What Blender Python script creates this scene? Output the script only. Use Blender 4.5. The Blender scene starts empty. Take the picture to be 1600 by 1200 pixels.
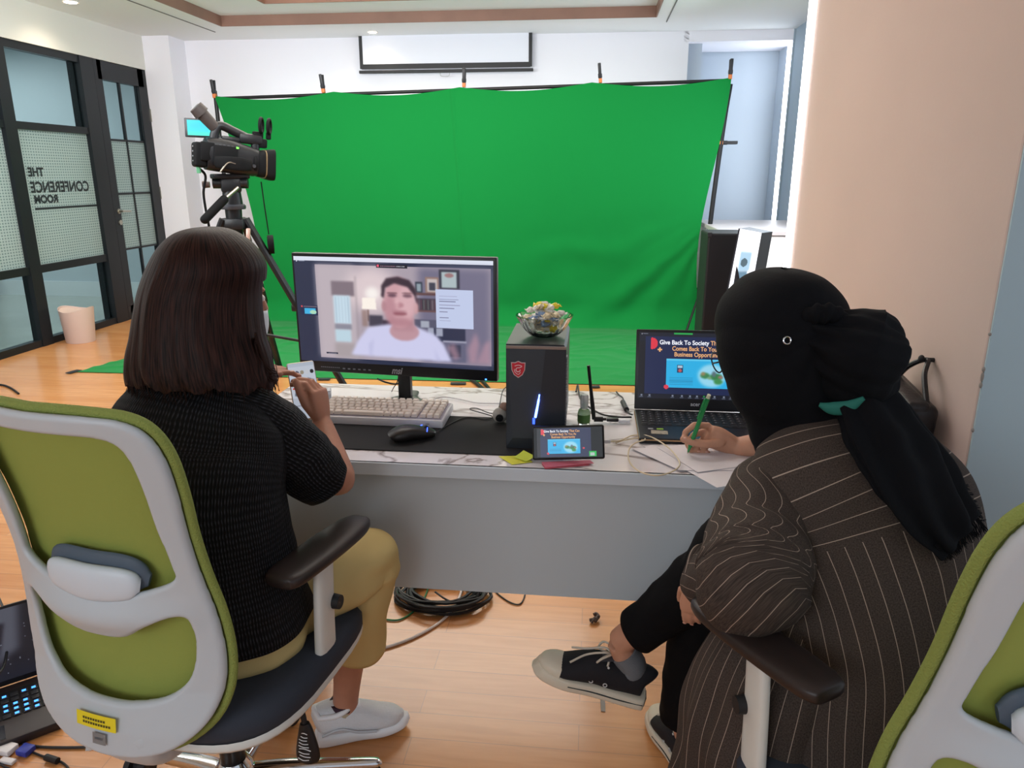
import bpy, bmesh, math, random
import numpy as np
from mathutils import Vector, Matrix, noise, Quaternion
random.seed(7)
SC = bpy.context.scene; COL = SC.collection
# ------------------------------------------------------------ camera
F = 1160.0; CAMP = Vector((0, 0, 1.45)); PITCH = math.radians(15.8); YAW = math.radians(6.15)
cam_d = bpy.data.cameras.new('camera'); cam = bpy.data.objects.new('camera', cam_d); COL.objects.link(cam)
cam.location = CAMP; cam.rotation_euler = (math.pi/2 - PITCH, 0, YAW)
cam_d.sensor_width = 36; cam_d.lens = F*36/1600; cam_d.clip_start = .02; SC.camera = cam
# ------------------------------------------------------------ look
SC.view_settings.view_transform = 'Standard'; SC.view_settings.look = 'None'
SC.view_settings.gamma = 1; SC.view_settings.use_curve_mapping = False
SC.view_settings.exposure = 0.0
W = bpy.data.worlds.new('world'); SC.world = W; W.use_nodes = True
W.node_tree.nodes['Background'].inputs[0].default_value = (.80, .88, 1, 1)
W.node_tree.nodes['Background'].inputs[1].default_value = .7
def area(name, loc, target, sx, sy, power, color=(1, 1, 1)):
    l = bpy.data.lights.new(name, 'AREA'); l.shape = 'RECTANGLE'; l.size = sx; l.size_y = sy; l.energy = power; l.color = color
    o = bpy.data.objects.new(name, l); COL.objects.link(o); o.location = loc
    o.rotation_euler = (Vector(target) - Vector(loc)).to_track_quat('-Z', 'Y').to_euler(); return o
area('tray_light', (-1.55, 5.6, 2.78), (-1.55, 5.6, 0), 3.2, 1.6, 88, (1, .94, .86))
area('studio_light', (-3.9, 2.6, 1.9), (-1.2, 7.5, 1.3), 1.0, 1.0, 46, (.95, .98, 1))
area('window_light', (1.75, 5.6, 1.9), (-1.0, 5.0, .6), 2.6, 1.4, 45, (.80, .90, 1))
area('ceiling_light_near', (-.9, 2.9, 2.78), (-.9, 2.9, 0), 1.8, .7, 18, (1, .95, .9))
area('rear_fill', (-1.6, -2.6, 2.2), (-.2, 2.2, .6), 2.6, 1.2, 56, (.86, .93, 1))  # added fill from behind the camera for surfaces facing it, no window there
area('ceiling_fill', (-2.4, 3.5, 2.3), (-2.6, 5.2, 2.9), 3.4, .5, 75, (.94, .97, 1))  # added lamp above the view, only brightens the ceiling
area('back_wall_fill', (-1.5, 7.75, 2.0), (-1.5, 8.27, 2.7), 4.6, .15, 7, (.95, .97, 1))  # added lamp hidden behind the green cloth to lift the back wall
# ------------------------------------------------------------ helpers
cP, sP, cY, sY = math.cos(PITCH), math.sin(PITCH), math.cos(YAW), math.sin(YAW)
FW = Vector((-sY*cP, cY*cP, -sP)); RT = Vector((cY, sY, 0)); UP = RT.cross(FW)
def ray(px, py): return FW + RT*((px-800)/F) + UP*((600-py)/F)
def at(px, py, y): d = ray(px, py); return CAMP + d*(y/d.y)
def atz(px, py, z): d = ray(px, py); return CAMP + d*((z-1.45)/d.z)
def atx(px, py, x): d = ray(px, py); return CAMP + d*(x/d.x)
def V(*a): return Vector(a)
def lin(h):
    if isinstance(h, str):
        h = h.lstrip('#'); c = [int(h[i:i+2], 16)/255 for i in (0, 2, 4)]
    else: c = [v/255 for v in h]
    return tuple(v/12.92 if v <= .04045 else ((v+.055)/1.055)**2.4 for v in c)
MATS = {}
def mat(name, col, rough=.5, metal=0, emit=None, estr=0, bump=0, bscale=60, var=0, vscale=8, sheen=0, trans=0, ior=1.45, alpha=1, coat=0, stretch=None, sss=0):
    if name in MATS: return MATS[name]
    m = bpy.data.materials.new(name); m.use_nodes = True; nt = m.node_tree; b = nt.nodes['Principled BSDF']
    c = (*lin(col), 1); b.inputs['Base Color'].default_value = c
    b.inputs['Roughness'].default_value = rough; b.inputs['Metallic'].default_value = metal
    b.inputs['Sheen Weight'].default_value = sheen; b.inputs['Transmission Weight'].default_value = trans
    b.inputs['IOR'].default_value = ior; b.inputs['Alpha'].default_value = alpha; b.inputs['Coat Weight'].default_value = coat
    if emit is not None:
        b.inputs['Emission Color'].default_value = (*lin(emit), 1); b.inputs['Emission Strength'].default_value = estr
    if sss: b.inputs['Subsurface Weight'].default_value = sss; b.inputs['Subsurface Scale'].default_value = .01
    tc = nt.nodes.new('ShaderNodeTexCoord'); mp = nt.nodes.new('ShaderNodeMapping'); nt.links.new(tc.outputs['Object'], mp.inputs[0])
    if stretch: mp.inputs['Scale'].default_value = stretch
    if var:
        n = nt.nodes.new('ShaderNodeTexNoise'); n.inputs['Scale'].default_value = vscale; n.inputs['Detail'].default_value = 5
        nt.links.new(mp.outputs[0], n.inputs['Vector'])
        r = nt.nodes.new('ShaderNodeValToRGB'); r.color_ramp.elements[0].position = .3; r.color_ramp.elements[1].position = .7
        r.color_ramp.elements[0].color = tuple(v*(1-var) for v in c[:3])+(1,); r.color_ramp.elements[1].color = tuple(min(1, v*(1+var)) for v in c[:3])+(1,)
        nt.links.new(n.outputs[0], r.inputs[0]); nt.links.new(r.outputs[0], b.inputs['Base Color'])
    if bump:
        n2 = nt.nodes.new('ShaderNodeTexNoise'); n2.inputs['Scale'].default_value = bscale; n2.inputs['Detail'].default_value = 4
        nt.links.new(mp.outputs[0], n2.inputs['Vector'])
        bp = nt.nodes.new('ShaderNodeBump'); bp.inputs['Strength'].default_value = bump; bp.inputs['Distance'].default_value = .01
        nt.links.new(n2.outputs[0], bp.inputs['Height']); nt.links.new(bp.outputs[0], b.inputs['Normal'])
    MATS[name] = m; return m
def glow(name, col, s):
    if name in MATS: return MATS[name]
    m = bpy.data.materials.new(name); m.use_nodes = True; nt = m.node_tree; b = nt.nodes['Principled BSDF']
    b.inputs['Base Color'].default_value = (.02, .02, .02, 1); b.inputs['Emission Color'].default_value = (*lin(col), 1); b.inputs['Emission Strength'].default_value = s
    MATS[name] = m; return m

def cr(pts, n):
    """Catmull-Rom through pts (tuples of any length) -> resampled array"""
    P = np.array(pts, float); P = np.vstack([2*P[0]-P[1], P, 2*P[-1]-P[-2]]); out = []
    for i in range(1, len(P)-2):
        for k in range(n):
            t = k/n; a, b, c, d = P[i-1], P[i], P[i+1], P[i+2]
            out.append(.5*((2*b)+(-a+c)*t+(2*a-5*b+4*c-d)*t*t+(-a+3*b-3*c+d)*t**3))
    out.append(P[-2]); return np.array(out)
class G:
    """collects one mesh"""
    def __init__(s): s.v = []; s.f = []; s.uv = []; s.mi = []; s.cur = 0
    def add(s, vs, fs, uvs=None, mi=None):
        o = len(s.v); s.v += [tuple(v) for v in vs]
        for i, f in enumerate(fs):
            s.f.append(tuple(o+k for k in f)); s.uv.append(uvs[i] if uvs else [(0, 0)]*len(f)); s.mi.append(s.cur if mi is None else (mi[i] if isinstance(mi, list) else mi))
        return s
    def bm(s, bm_, M=None):
        bm_.verts.ensure_lookup_table(); bm_.verts.index_update()
        s.add([(M @ v.co if M else v.co.copy()) for v in bm_.verts], [[v.index for v in f.verts] for f in bm_.faces]); bm_.free(); return s
    def box(s, c, size, rot=None, bev=0, seg=2):
        b = bmesh.new(); bmesh.ops.create_cube(b, size=1); bmesh.ops.scale(b, vec=size, verts=b.verts)
        if bev: bmesh.ops.bevel(b, geom=b.edges[:], offset=min(bev, min(size)*.49), segments=seg, affect='EDGES', profile=.5)
        M = Matrix.Translation(Vector(c)) @ (rot.to_4x4() if rot is not None else Matrix()); return s.bm(b, M)
    def ell(s, c, r, rot=None, u=24, w=16):
        b = bmesh.new(); bmesh.ops.create_uvsphere(b, u_segments=u, v_segments=w, radius=1)
        M = Matrix.Translation(Vector(c)) @ (rot.to_4x4() if rot is not None else Matrix()) @ Matrix.Diagonal((*r, 1)) if not isinstance(r, (int, float)) else Matrix.Translation(Vector(c)) @ Matrix.Scale(r, 4)
        return s.bm(b, M)
    def cyl(s, a, b_, r0, r1=None, n=20):
        r1 = r0 if r1 is None else r1; a = Vector(a); b_ = Vector(b_); d = b_-a
        b = bmesh.new(); bmesh.ops.create_cone(b, cap_ends=True, segments=n, radius1=r0, radius2=r1, depth=d.length)
        M = Matrix.Translation((a+b_)/2) @ d.to_track_quat('Z', 'Y').to_matrix().to_4x4(); return s.bm(b, M)
    def cap(s, a, b_, r0, r1, n=12):
        """round cone"""
        s.cyl(a, b_, r0, r1, n); s.ell(a, r0, u=n, w=8); s.ell(b_, r1, u=n, w=8); return s
    def loft(s, P, R, n=24, sub=6, side=(1, 0, 0), caps=True, sq=2.0, disp=None, closed=False, arc=None, umul=1.0):
        """P points, R (a,b) radii: a along side, b across"""
        R = [(r, r) if isinstance(r, (int, float)) else r for r in R]
        D = cr([(*p, *r) for p, r in zip(P, R)], sub); Q = [Vector(d[:3]) for d in D]; m = len(Q); vs = []; L = 0; side = side if callable(side) else Vector(side)
        refc = 2*math.pi*max(max(r) for r in R)*umul; Ls = []
        for i in range(m):
            t = (Q[min(i+1, m-1)]-Q[max(i-1, 0)]); t = t.normalized() if t.length else Vector((0, 0, 1))
            sd = side(i/(m-1)) if callable(side) else side
            a = (Vector(sd)-t*t.dot(Vector(sd)))
            a = a.normalized() if a.length > 1e-6 else t.orthogonal().normalized()
            b = t.cross(a)
            if i: L += (Q[i]-Q[i-1]).length
            Ls.append(L)
            for k in range(n):
                an = 2*math.pi*k/n; c_, s_ = math.cos(an), math.sin(an)
                e = 2/sq; x = math.copysign(abs(c_)**e, c_); y = math.copysign(abs(s_)**e, s_)
                p = Q[i]+a*x*D[i][3]+b*y*D[i][4]
                if disp:
                    nrm = (a*x+b*y).normalized(); p = p+nrm*disp(p, an, i/(m-1))
                vs.append(p)
        fs = []; uvs = []
        for i in range(m-1):
            for k in range(n):
                k2 = (k+1) % n; fs.append((i*n+k, i*n+k2, (i+1)*n+k2, (i+1)*n+k))
                u0, u1 = k/n*refc, (k+1)/n*refc; uvs.append([(u0, Ls[i]), (u1, Ls[i]), (u1, Ls[i+1]), (u0, Ls[i+1])])
        if caps:
            fs.append(tuple(range(n-1, -1, -1))); uvs.append([(0, 0)]*n); fs.append(tuple((m-1)*n+k for k in range(n))); uvs.append([(0, 0)]*n)
        return s.add(vs, fs, uvs)
    def tube(s, P, r, n=8, sub=6, closed=False):
        if closed: P = list(P)+[P[0]]
        Q = [Vector(q) for q in cr([tuple(p) for p in P], sub)]
        if closed: Q = Q[:-1]
        m = len(Q); vs = []; nr = None
        for i in range(m):
            t = (Q[(i+1) % m]-Q[i-1]) if closed else (Q[min(i+1, m-1)]-Q[max(i-1, 0)]); t.normalize()
            if nr is None: nr = t.orthogonal().normalized()
            nr = (nr-t*t.dot(nr)).normalized(); b = t.cross(nr)
            rr = r[min(len(r)-1, int(i/(m)*len(r)))] if isinstance(r, (list, tuple)) else r
            for k in range(n): an = 2*math.pi*k/n; vs.append(Q[i]+(nr*math.cos(an)+b*math.sin(an))*rr)
        fs = []
        for i in range(m if closed else m-1):
            j = (i+1) % m
            for k in range(n): k2 = (k+1) % n; fs.append((i*n+k, i*n+k2, j*n+k2, j*n+k))
        if not closed: fs += [tuple(range(n-1, -1, -1)), tuple((m-1)*n+k for k in range(n))]
        return s.add(vs, fs)
    def lathe(s, prof, c=(0, 0, 0), n=32, M=None, ripple=None):
        vs = []; fs = []
        for i, (r, z) in enumerate(prof):
            for k in range(n):
                a = 2*math.pi*k/n; rr = r*(1+(ripple(a, i) if ripple else 0)); p = Vector((rr*math.cos(a), rr*math.sin(a), z)); p = M @ p if M else p; vs.append(p+Vector(c))
        for i in range(len(prof)-1):
            for k in range(n): k2 = (k+1) % n; fs.append((i*n+k, i*n+k2, (i+1)*n+k2, (i+1)*n+k))
        if prof[0][0] > 1e-5: fs.append(tuple(range(n-1, -1, -1)))
        if prof[-1][0] > 1e-5: fs.append(tuple((len(prof)-1)*n+k for k in range(n)))
        return s.add(vs, fs)
    def prism(s, out, th, M):
        """outline in local xy, thickness th along +z"""
        n = len(out); vs = [M @ Vector((x, y, 0)) for x, y in out]+[M @ Vector((x, y, th)) for x, y in out]
        fs = [tuple(range(n-1, -1, -1)), tuple(range(n, 2*n))]+[(i, (i+1) % n, n+(i+1) % n, n+i) for i in range(n)]
        return s.add(vs, fs)
    def sheet(s, fn, nu, nv, uv=True, th=0):
        vs = [fn(i/nu, j/nv) for j in range(nv+1) for i in range(nu+1)]; fs = []; uvs = []
        for j in range(nv):
            for i in range(nu):
                a = j*(nu+1)+i; fs.append((a, a+1, a+nu+2, a+nu+1)); uvs.append([(i/nu, j/nv), ((i+1)/nu, j/nv), ((i+1)/nu, (j+1)/nv), (i/nu, (j+1)/nv)])
        return s.add(vs, fs, uvs)
    def obj(s, name, m, parent=None, smooth=True, angle=40, label=None, remesh=0, smit=0, solid=0, thick_off=-1):
        me = bpy.data.meshes.new(name); me.from_pydata(s.v, [], s.f)
        ul = me.uv_layers.new(name='UVMap'); k = 0; fl = []
        for u in s.uv:
            for c in u: fl += [c[0], c[1]]
        ul.data.foreach_set('uv', fl)
        for mm in (m if isinstance(m, (list, tuple)) else [m]): me.materials.append(mm)
        me.polygons.foreach_set('material_index', s.mi); me.update()
        o = bpy.data.objects.new(name, me); COL.objects.link(o)
        if remesh:
            r = o.modifiers.new('r', 'REMESH'); r.mode = 'VOXEL'; r.voxel_size = remesh; r.use_smooth_shade = True
            if smit: q = o.modifiers.new('s', 'SMOOTH'); q.iterations = smit; q.factor = .5
            bake(o)
        if solid: q = o.modifiers.new('t', 'SOLIDIFY'); q.thickness = solid; q.offset = thick_off; bake(o)
        shade(o, smooth, angle)
        if parent: o.parent = parent
        if label: o['label'] = label
        return o
def shade(o, smooth=True, angle=40):
    me = o.data; me.polygons.foreach_set('use_smooth', [smooth]*len(me.polygons))
    if smooth and angle < 180:
        try: me.set_sharp_from_angle(angle=math.radians(angle))
        except Exception: pass
    me.update()
def bake(o):
    dg = bpy.context.evaluated_depsgraph_get(); dg.update()
    me = bpy.data.meshes.new_from_object(o.evaluated_get(dg)); old = o.data; nm = old.name
    mats = [m for m in old.materials]; o.modifiers.clear(); o.data = me; bpy.data.meshes.remove(old); me.name = nm
    if not me.materials:
        for m in mats: me.materials.append(m)
def thing(name, label, cat, loc=(0, 0, 0), rot=(0, 0, 0), group=None):
    o = bpy.data.objects.new(name, None); COL.objects.link(o); o.location = loc; o.rotation_euler = rot; o.empty_display_size = .05
    return tag(o, label, cat, group)
def tag(o, label, cat, group=None, kind=None):
    o['label'] = label; o['category'] = cat
    if group: o['group'] = group
    if kind: o['kind'] = kind
    return o
def struct(o): o['kind'] = 'structure'; return o
def keep(o, parent):
    """parent without moving (parent built at world coords)"""
    o.parent = parent; o.matrix_parent_inverse = parent.matrix_world.inverted() if parent.matrix_world != Matrix() else Matrix.Translation(-parent.location); return o
def text(s, size, M, m, name, parent=None, bold=0, ext=.0002, align='CENTER', width=None, shear=0):
    c = bpy.data.curves.new(name, 'FONT'); c.body = s; c.size = size; c.align_x = align; c.align_y = 'CENTER'; c.offset = bold; c.extrude = ext; c.shear = shear
    o = bpy.data.objects.new(name, c); COL.objects.link(o); dg = bpy.context.evaluated_depsgraph_get(); dg.update()
    me = bpy.data.meshes.new_from_object(o.evaluated_get(dg)); bpy.data.objects.remove(o); bpy.data.curves.remove(c)
    if width:
        xs = [v.co.x for v in me.vertices]; k = width/(max(xs)-min(xs))
        for v in me.vertices: v.co.x *= k
    me.transform(M); me.materials.clear(); me.materials.append(m); o = bpy.data.objects.new(name, me); COL.objects.link(o)
    if parent: o.parent = parent
    return o
def frame(o, x, y):
    """matrix with origin o, x axis, y axis (orthogonalised), z normal"""
    x = Vector(x).normalized(); z = x.cross(Vector(y)).normalized(); y = z.cross(x)
    return Matrix(((x.x, y.x, z.x, o[0]), (x.y, y.y, z.y, o[1]), (x.z, y.z, z.z, o[2]), (0, 0, 0, 1)))
def plate(outer, holes, thick, bev, voxel):
    """2D filled shape in xy -> evenly meshed solid, returned as (verts, faces)"""
    c = bpy.data.curves.new('t', 'CURVE'); c.dimensions = '2D'; c.fill_mode = 'BOTH'; c.extrude = max(thick/2-bev, .0005); c.bevel_depth = bev; c.bevel_resolution = 2; c.offset = -bev
    for pl in [outer]+list(holes):
        sp = c.splines.new('POLY'); sp.points.add(len(pl)-1); sp.use_cyclic_u = True
        for p, q in zip(sp.points, pl): p.co = (q[0], q[1], 0, 1)
    o = bpy.data.objects.new('t', c); COL.objects.link(o); dg = bpy.context.evaluated_depsgraph_get(); dg.update()
    me = bpy.data.meshes.new_from_object(o.evaluated_get(dg)); bpy.data.objects.remove(o); o = bpy.data.objects.new('t', me); COL.objects.link(o)
    r = o.modifiers.new('r', 'REMESH'); r.mode = 'VOXEL'; r.voxel_size = voxel
    q = o.modifiers.new('s', 'SMOOTH'); q.iterations = 3; bake(o); me = o.data
    vs = [v.co.copy() for v in me.vertices]; fs = [tuple(f.vertices) for f in me.polygons]; bpy.data.objects.remove(o); return vs, fs
def smooth_loop(pts, n=6):
    P = [tuple(p) for p in pts]; m = len(P); out = []
    for i in range(m):
        a, b, c, d = [np.array(P[(i+k-1) % m]) for k in range(4)]
        for k in range(n):
            t = k/n; out.append(tuple(.5*((2*b)+(-a+c)*t+(2*a-5*b+4*c-d)*t*t+(-a+3*b-3*c+d)*t**3)))
    return out
class Pic:
    """small picture painted on a vertex grid (what a lit display shows)"""
    def __init__(s, w, h, bg): s.w, s.h = w, h; s.a = np.ones((h, w, 3))*np.array(bg)/255; s.yy, s.xx = np.mgrid[0:h, 0:w]
    def put(s, m, c, al=1, soft=0):
        m = m.astype(float)
        if soft: m = s.bl(m, soft)
        m = (m*al)[..., None]; s.a = s.a*(1-m)+np.array(c)/255*m; return s
    def bl(s, m, k):
        for _ in range(2):
            for ax in (0, 1):
                p = np.pad(m, [(k, k) if i == ax else (0, 0) for i in range(2)], mode='edge'); c = np.cumsum(np.insert(p, 0, 0, axis=ax), axis=ax)
                n = m.shape[ax]; m = (np.take(c, range(2*k+1, 2*k+1+n), axis=ax)-np.take(c, range(0, n), axis=ax))/(2*k+1)
        return m
    def rect(s, x0, y0, x1, y1, c, al=1, soft=0): return s.put((s.xx >= x0*s.w) & (s.xx < x1*s.w) & (s.yy >= y0*s.h) & (s.yy < y1*s.h), c, al, soft)
    def ell(s, x, y, rx, ry, c, al=1, soft=0, rot=0):
        dx = s.xx/s.w-x; dy = (s.yy/s.h-y); ca, sa = math.cos(rot), math.sin(rot); asp = s.h/s.w
        X = dx*ca+dy*asp*sa; Y = (-dx*sa+dy*asp*ca)/asp; return s.put((X/rx)**2+(Y/ry)**2 < 1, c, al, soft)
    def poly(s, pts, c, al=1, soft=0):
        X = (s.xx+.5)/s.w; Y = (s.yy+.5)/s.h; ins = np.zeros(X.shape, bool); n = len(pts)
        for i in range(n):
            x0, y0 = pts[i]; x1, y1 = pts[(i+1) % n]
            if y0 == y1: continue
            ins ^= ((Y > min(y0, y1)) & (Y <= max(y0, y1)) & (X < (Y-y0)*(x1-x0)/(y1-y0)+x0))
        return s.put(ins, c, al, soft)
    def mesh(s, name, TL, TR, BL, BR, strength=1.0, parent=None):
        TL, TR, BL, BR = map(Vector, (TL, TR, BL, BR)); w, h = s.w, s.h
        vs = [(TL.lerp(TR, i/w)).lerp(BL.lerp(BR, i/w), j/h) for j in range(h+1) for i in range(w+1)]
        fs = [(j*(w+1)+i, (j+1)*(w+1)+i, (j+1)*(w+1)+i+1, j*(w+1)+i+1) for j in range(h) for i in range(w)]
        me = bpy.data.meshes.new(name); me.from_pydata([tuple(v) for v in vs], [], fs)
        at_ = me.color_attributes.new('pic', 'FLOAT_COLOR', 'CORNER'); a = s.a.reshape(-1, 3); a = np.where(a <= .04045, a/12.92, ((a+.055)/1.055)**2.4)
        c = np.ones((w*h, 4, 4)); c[:, :, :3] = a[:, None, :]; at_.data.foreach_set('color', c.ravel())
        m = bpy.data.materials.new(name+'_lit'); m.use_nodes = True; nt = m.node_tree; b = nt.nodes['Principled BSDF']; an = nt.nodes.new('ShaderNodeAttribute'); an.attribute_name = 'pic'
        b.inputs['Base Color'].default_value = (.01, .01, .01, 1); b.inputs['Roughness'].default_value = .35; nt.links.new(an.outputs[0], b.inputs['Emission Color']); b.inputs['Emission Strength'].default_value = strength
        me.materials.append(m); o = bpy.data.objects.new(name, me); COL.objects.link(o)
        if parent: o.parent = parent
        return o
# ------------------------------------------------------------ surfaces of the room
def wood_floor():
    m = bpy.data.materials.new('wood_floor'); m.use_nodes = True; nt = m.node_tree; N = nt.nodes; L = nt.links; b = N['Principled BSDF']
    tc = N.new('ShaderNodeTexCoord'); mp = N.new('ShaderNodeMapping'); L.new(tc.outputs['Object'], mp.inputs[0])
    br = N.new('ShaderNodeTexBrick'); L.new(mp.outputs[0], br.inputs['Vector']); br.inputs['Scale'].default_value = 1; br.offset = .37
    br.inputs['Brick Width'].default_value = 1.2; br.inputs['Row Height'].default_value = .095; br.inputs['Mortar Size'].default_value = .0012
    br.inputs['Color1'].default_value = (*lin('#d59962'), 1); br.inputs['Color2'].default_value = (*lin('#ca8b54'), 1); br.inputs['Mortar'].default_value = (*lin('#b07f58'), 1)
    mp2 = N.new('ShaderNodeMapping'); mp2.inputs['Scale'].default_value = (1.2, 14, 1); L.new(tc.outputs['Object'], mp2.inputs[0])
    no = N.new('ShaderNodeTexNoise'); no.inputs['Scale'].default_value = 3.2; no.inputs['Detail'].default_value = 8; no.inputs['Distortion'].default_value = .6; L.new(mp2.outputs[0], no.inputs['Vector'])
    cr_ = N.new('ShaderNodeValToRGB'); cr_.color_ramp.elements[0].position = .35; cr_.color_ramp.elements[0].color = (.86, .80, .74, 1); cr_.color_ramp.elements[1].position = .62; cr_.color_ramp.elements[1].color = (1, 1, 1, 1); L.new(no.outputs[0], cr_.inputs[0])
    mx = N.new('ShaderNodeMix'); mx.data_type = 'RGBA'; mx.blend_type = 'MULTIPLY'; mx.inputs[0].default_value = .8; L.new(br.outputs['Color'], mx.inputs[6]); L.new(cr_.outputs[0], mx.inputs[7]); L.new(mx.outputs[2], b.inputs['Base Color'])
    b.inputs['Roughness'].default_value = .27; b.inputs['Coat Weight'].default_value = .25; b.inputs['Coat Roughness'].default_value = .12
    return m
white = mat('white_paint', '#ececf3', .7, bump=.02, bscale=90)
ceil_m = mat('ceiling_paint', '#e8ebec', .8)
black_fr = mat('black_metal_frame', '#1d2125', .4, .3)
brown_tr = mat('brown_veneer', '#8b6a5c', .5, var=.1, vscale=4)
def quad(name, pts, m):
    g = G(); g.add(pts, [(0, 1, 2, 3)]); o = g.obj(name, m, smooth=False); return struct(o)
g = G(); g.box((-1.4, 3.2, -.05), (6.72, 12.4, .1)); struct(g.obj('floor', wood_floor(), smooth=False))
tile = mat('corridor_tile', '#b9bdb4', .15, var=.06, vscale=2)
g = G(); g.box((-7.3, 4.5, -.05), (5.0, 10, .1)); struct(g.obj('floor_corridor', tile, smooth=False))
# back wall, its recess and the wall beyond the column
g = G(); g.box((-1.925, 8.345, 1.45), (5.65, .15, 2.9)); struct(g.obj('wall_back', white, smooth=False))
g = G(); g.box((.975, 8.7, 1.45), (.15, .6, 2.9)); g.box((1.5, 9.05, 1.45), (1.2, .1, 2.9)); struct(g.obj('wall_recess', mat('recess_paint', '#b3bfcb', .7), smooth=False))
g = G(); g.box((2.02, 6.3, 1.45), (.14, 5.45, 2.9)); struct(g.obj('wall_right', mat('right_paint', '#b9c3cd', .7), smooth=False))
g = G(); g.box((1.4, 8.62, 2.78), (1.1, .7, .1)); struct(g.obj('trim_soffit', white, smooth=False))
# column beside the woman in the headscarf
pil = mat('column_paint', '#c3aea6', .75, bump=.03, bscale=60, var=.02, vscale=3)
g = G(); g.box((1.6, 2.68, 1.45), (1.4, 1.84, 2.9), bev=.006); struct(g.obj('wall_column', pil, smooth=False))
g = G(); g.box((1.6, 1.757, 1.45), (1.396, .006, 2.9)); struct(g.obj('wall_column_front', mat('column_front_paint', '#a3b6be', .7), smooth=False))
g = G()
for dz, h in ((0, .012), (.018, .006), (-.02, .007), (-.13, .005), (.1, .004)):
    g.ell((.9005, 1.757, 1.0+dz), (.0035, .0045, h))
struct(g.obj('trim_chipped_plaster', mat('plaster_chip', '#8d8680', .9), smooth=True))
# left: column, wall over the glass
g = G(); g.box((-4.61, 8.2, 1.45), (.34, .5, 2.9)); struct(g.obj('wall_pilaster', white, smooth=False))
g = G(); g.box((-4.79, 3.2, 2.67), (.12, 9.5, .34)); g.box((-4.79, 1.2, 1.3), (.12, 5.5, 2.6)); struct(g.obj('wall_left', mat('left_paint', '#dddcd6', .7), smooth=False))
g = G(); g.box((-1.4, -3.0, 1.45), (6.8, .1, 2.9)); struct(g.obj('wall_front', white, smooth=False))
# corridor behind the glass
cw = mat('corridor_paint', '#c9d3d8', .6)
g = G(); g.box((-7.4, 8.55, 1.45), (5.2, .1, 2.9)); g.box((-9.0, 4.0, 1.45), (.1, 9, 2.9)); struct(g.obj('wall_corridor', cw, smooth=False))
g = G(); g.box((-7.4, 8.49, .09), (5.2, .02, .18)); struct(g.obj('baseboard_corridor', mat('corridor_baseboard', '#e3e9ea', .4), smooth=False))
g = G(); g.box((-8.0, 8.1, .32), (1.3, .6, .64), bev=.01); g.box((-8.0, 7.95, .68), (1.4, .9, .05), bev=.01)
tag(g.obj('bench', mat('bench_grey', '#6f7a75', .6), smooth=False), 'grey green bench block seen through the lower left glass', 'bench')
g = G(); g.box((-7.4, 4.5, 2.9), (5.2, 9, .1)); struct(g.obj('ceiling_corridor', cw, smooth=False))
area('corridor_light', (-6.8, 6.4, 2.8), (-6.8, 6.4, 0), 1.6, 3, 62, (.93, .98, 1))
# ceiling with its stepped tray
X0, X1, Y0, Y1, Z0, Z1, Z2 = -3.65, .52, 3.3, 7.53, 2.83, 2.91, 3.05
g = G()
g.box(((-4.85+X0)/2, 2.9, Z0+.04), (X0+4.85, 12, .08)); g.box(((X1+2.2)/2, 2.9, Z0+.04), (2.2-X1, 12, .08))
g.box(((X0+X1)/2, (Y1+9.1)/2, Z0+.04), (X1-X0, 9.1-Y1, .08)); g.box(((X0+X1)/2, (Y0-3)/2, Z0+.04), (X1-X0, Y0+3, .08))
struct(g.obj('ceiling', ceil_m, smooth=False))
x0, x1, y0, y1 = -2.98, -.22, 3.9, 7.02
g = G()
ym, yl = (y0+y1)/2, y1-y0
g.box(((X0-.2+x0)/2, ym, Z1+.04), (x0-X0+.2, yl, .06)); g.box(((X0+X1)/2, (y1+Y1+.2)/2, Z1+.04), (X1-X0+.4, Y1+.2-y1, .06)); g.box(((X0+X1)/2, (y0+Y0-.2)/2, Z1+.04), (X1-X0+.4, y0-Y0+.2, .06))
g.box(((x1+.27)/2, ym, Z1+.04), (.27-x1, yl, .06)); g.box((.61, ym, Z1+.04), (.22, yl, .06))
struct(g.obj('ceiling_tray', ceil_m, smooth=False))
def lip(name, a, b, c, d, z, h, t=.012):
    g = G(); g.box(((a+b)/2, d, z+h/2), (b-a, t, h)); g.box(((a+b)/2, c, z+h/2), (b-a, t, h)); g.box((a, (c+d)/2, z+h/2), (t, d-c, h)); g.box((b, (c+d)/2, z+h/2), (t, d-c, h)); return struct(g.obj(name, brown_tr, smooth=False))
lip('trim_1', X0+.006, X1-.006, Y0+.006, Y1-.006, Z0-.005, .095); lip('trim_2', x0, x1, y0, y1, Z1, .13); lip('trim_3', .27, .50, y0, y1, Z1-.02, .1)
g = G(); g.box(((X0+x0)/2+.16, 5.4, Z0-.001), (.0, .0, .0)) if False else None
g = G(); g.box(((x0+x1)/2, (y0+y1)/2, Z2+.06), (x1-x0+1.6, y1-y0+.6, .04)); struct(g.obj('ceiling_tray_top', mat('tray_top', '#f2e6d4', .7), smooth=False))
warm = glow('warm_led', '#ffd9a6', 4.5)
for nm, c_, s_ in (('light_cove', ((x0+x1)/2, y1-.05, Z2+.02), (x1-x0-.1, .06, .03)), ('light_cove', ((x0+x1)/2, y0+.05, Z2+.02), (x1-x0-.1, .06, .03))):
    g = G(); g.box(c_, s_); o = g.obj('cove_light', warm, smooth=False); tag(o, 'warm LED strip glowing inside the ceiling tray', 'light', 'LED strips in the ceiling tray')
g = G(); g.box((.385, 5.46, Z1+.07), (.2, 3.0, .02)); tag(g.obj('ceiling_light_panel', glow('warm_panel', '#ffe6bf', 3.0), smooth=False), 'warm white rectangular light panel at right end of ceiling tray', 'light')
dk = mat('slot_dark', '#6a6a6a', .6)
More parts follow.
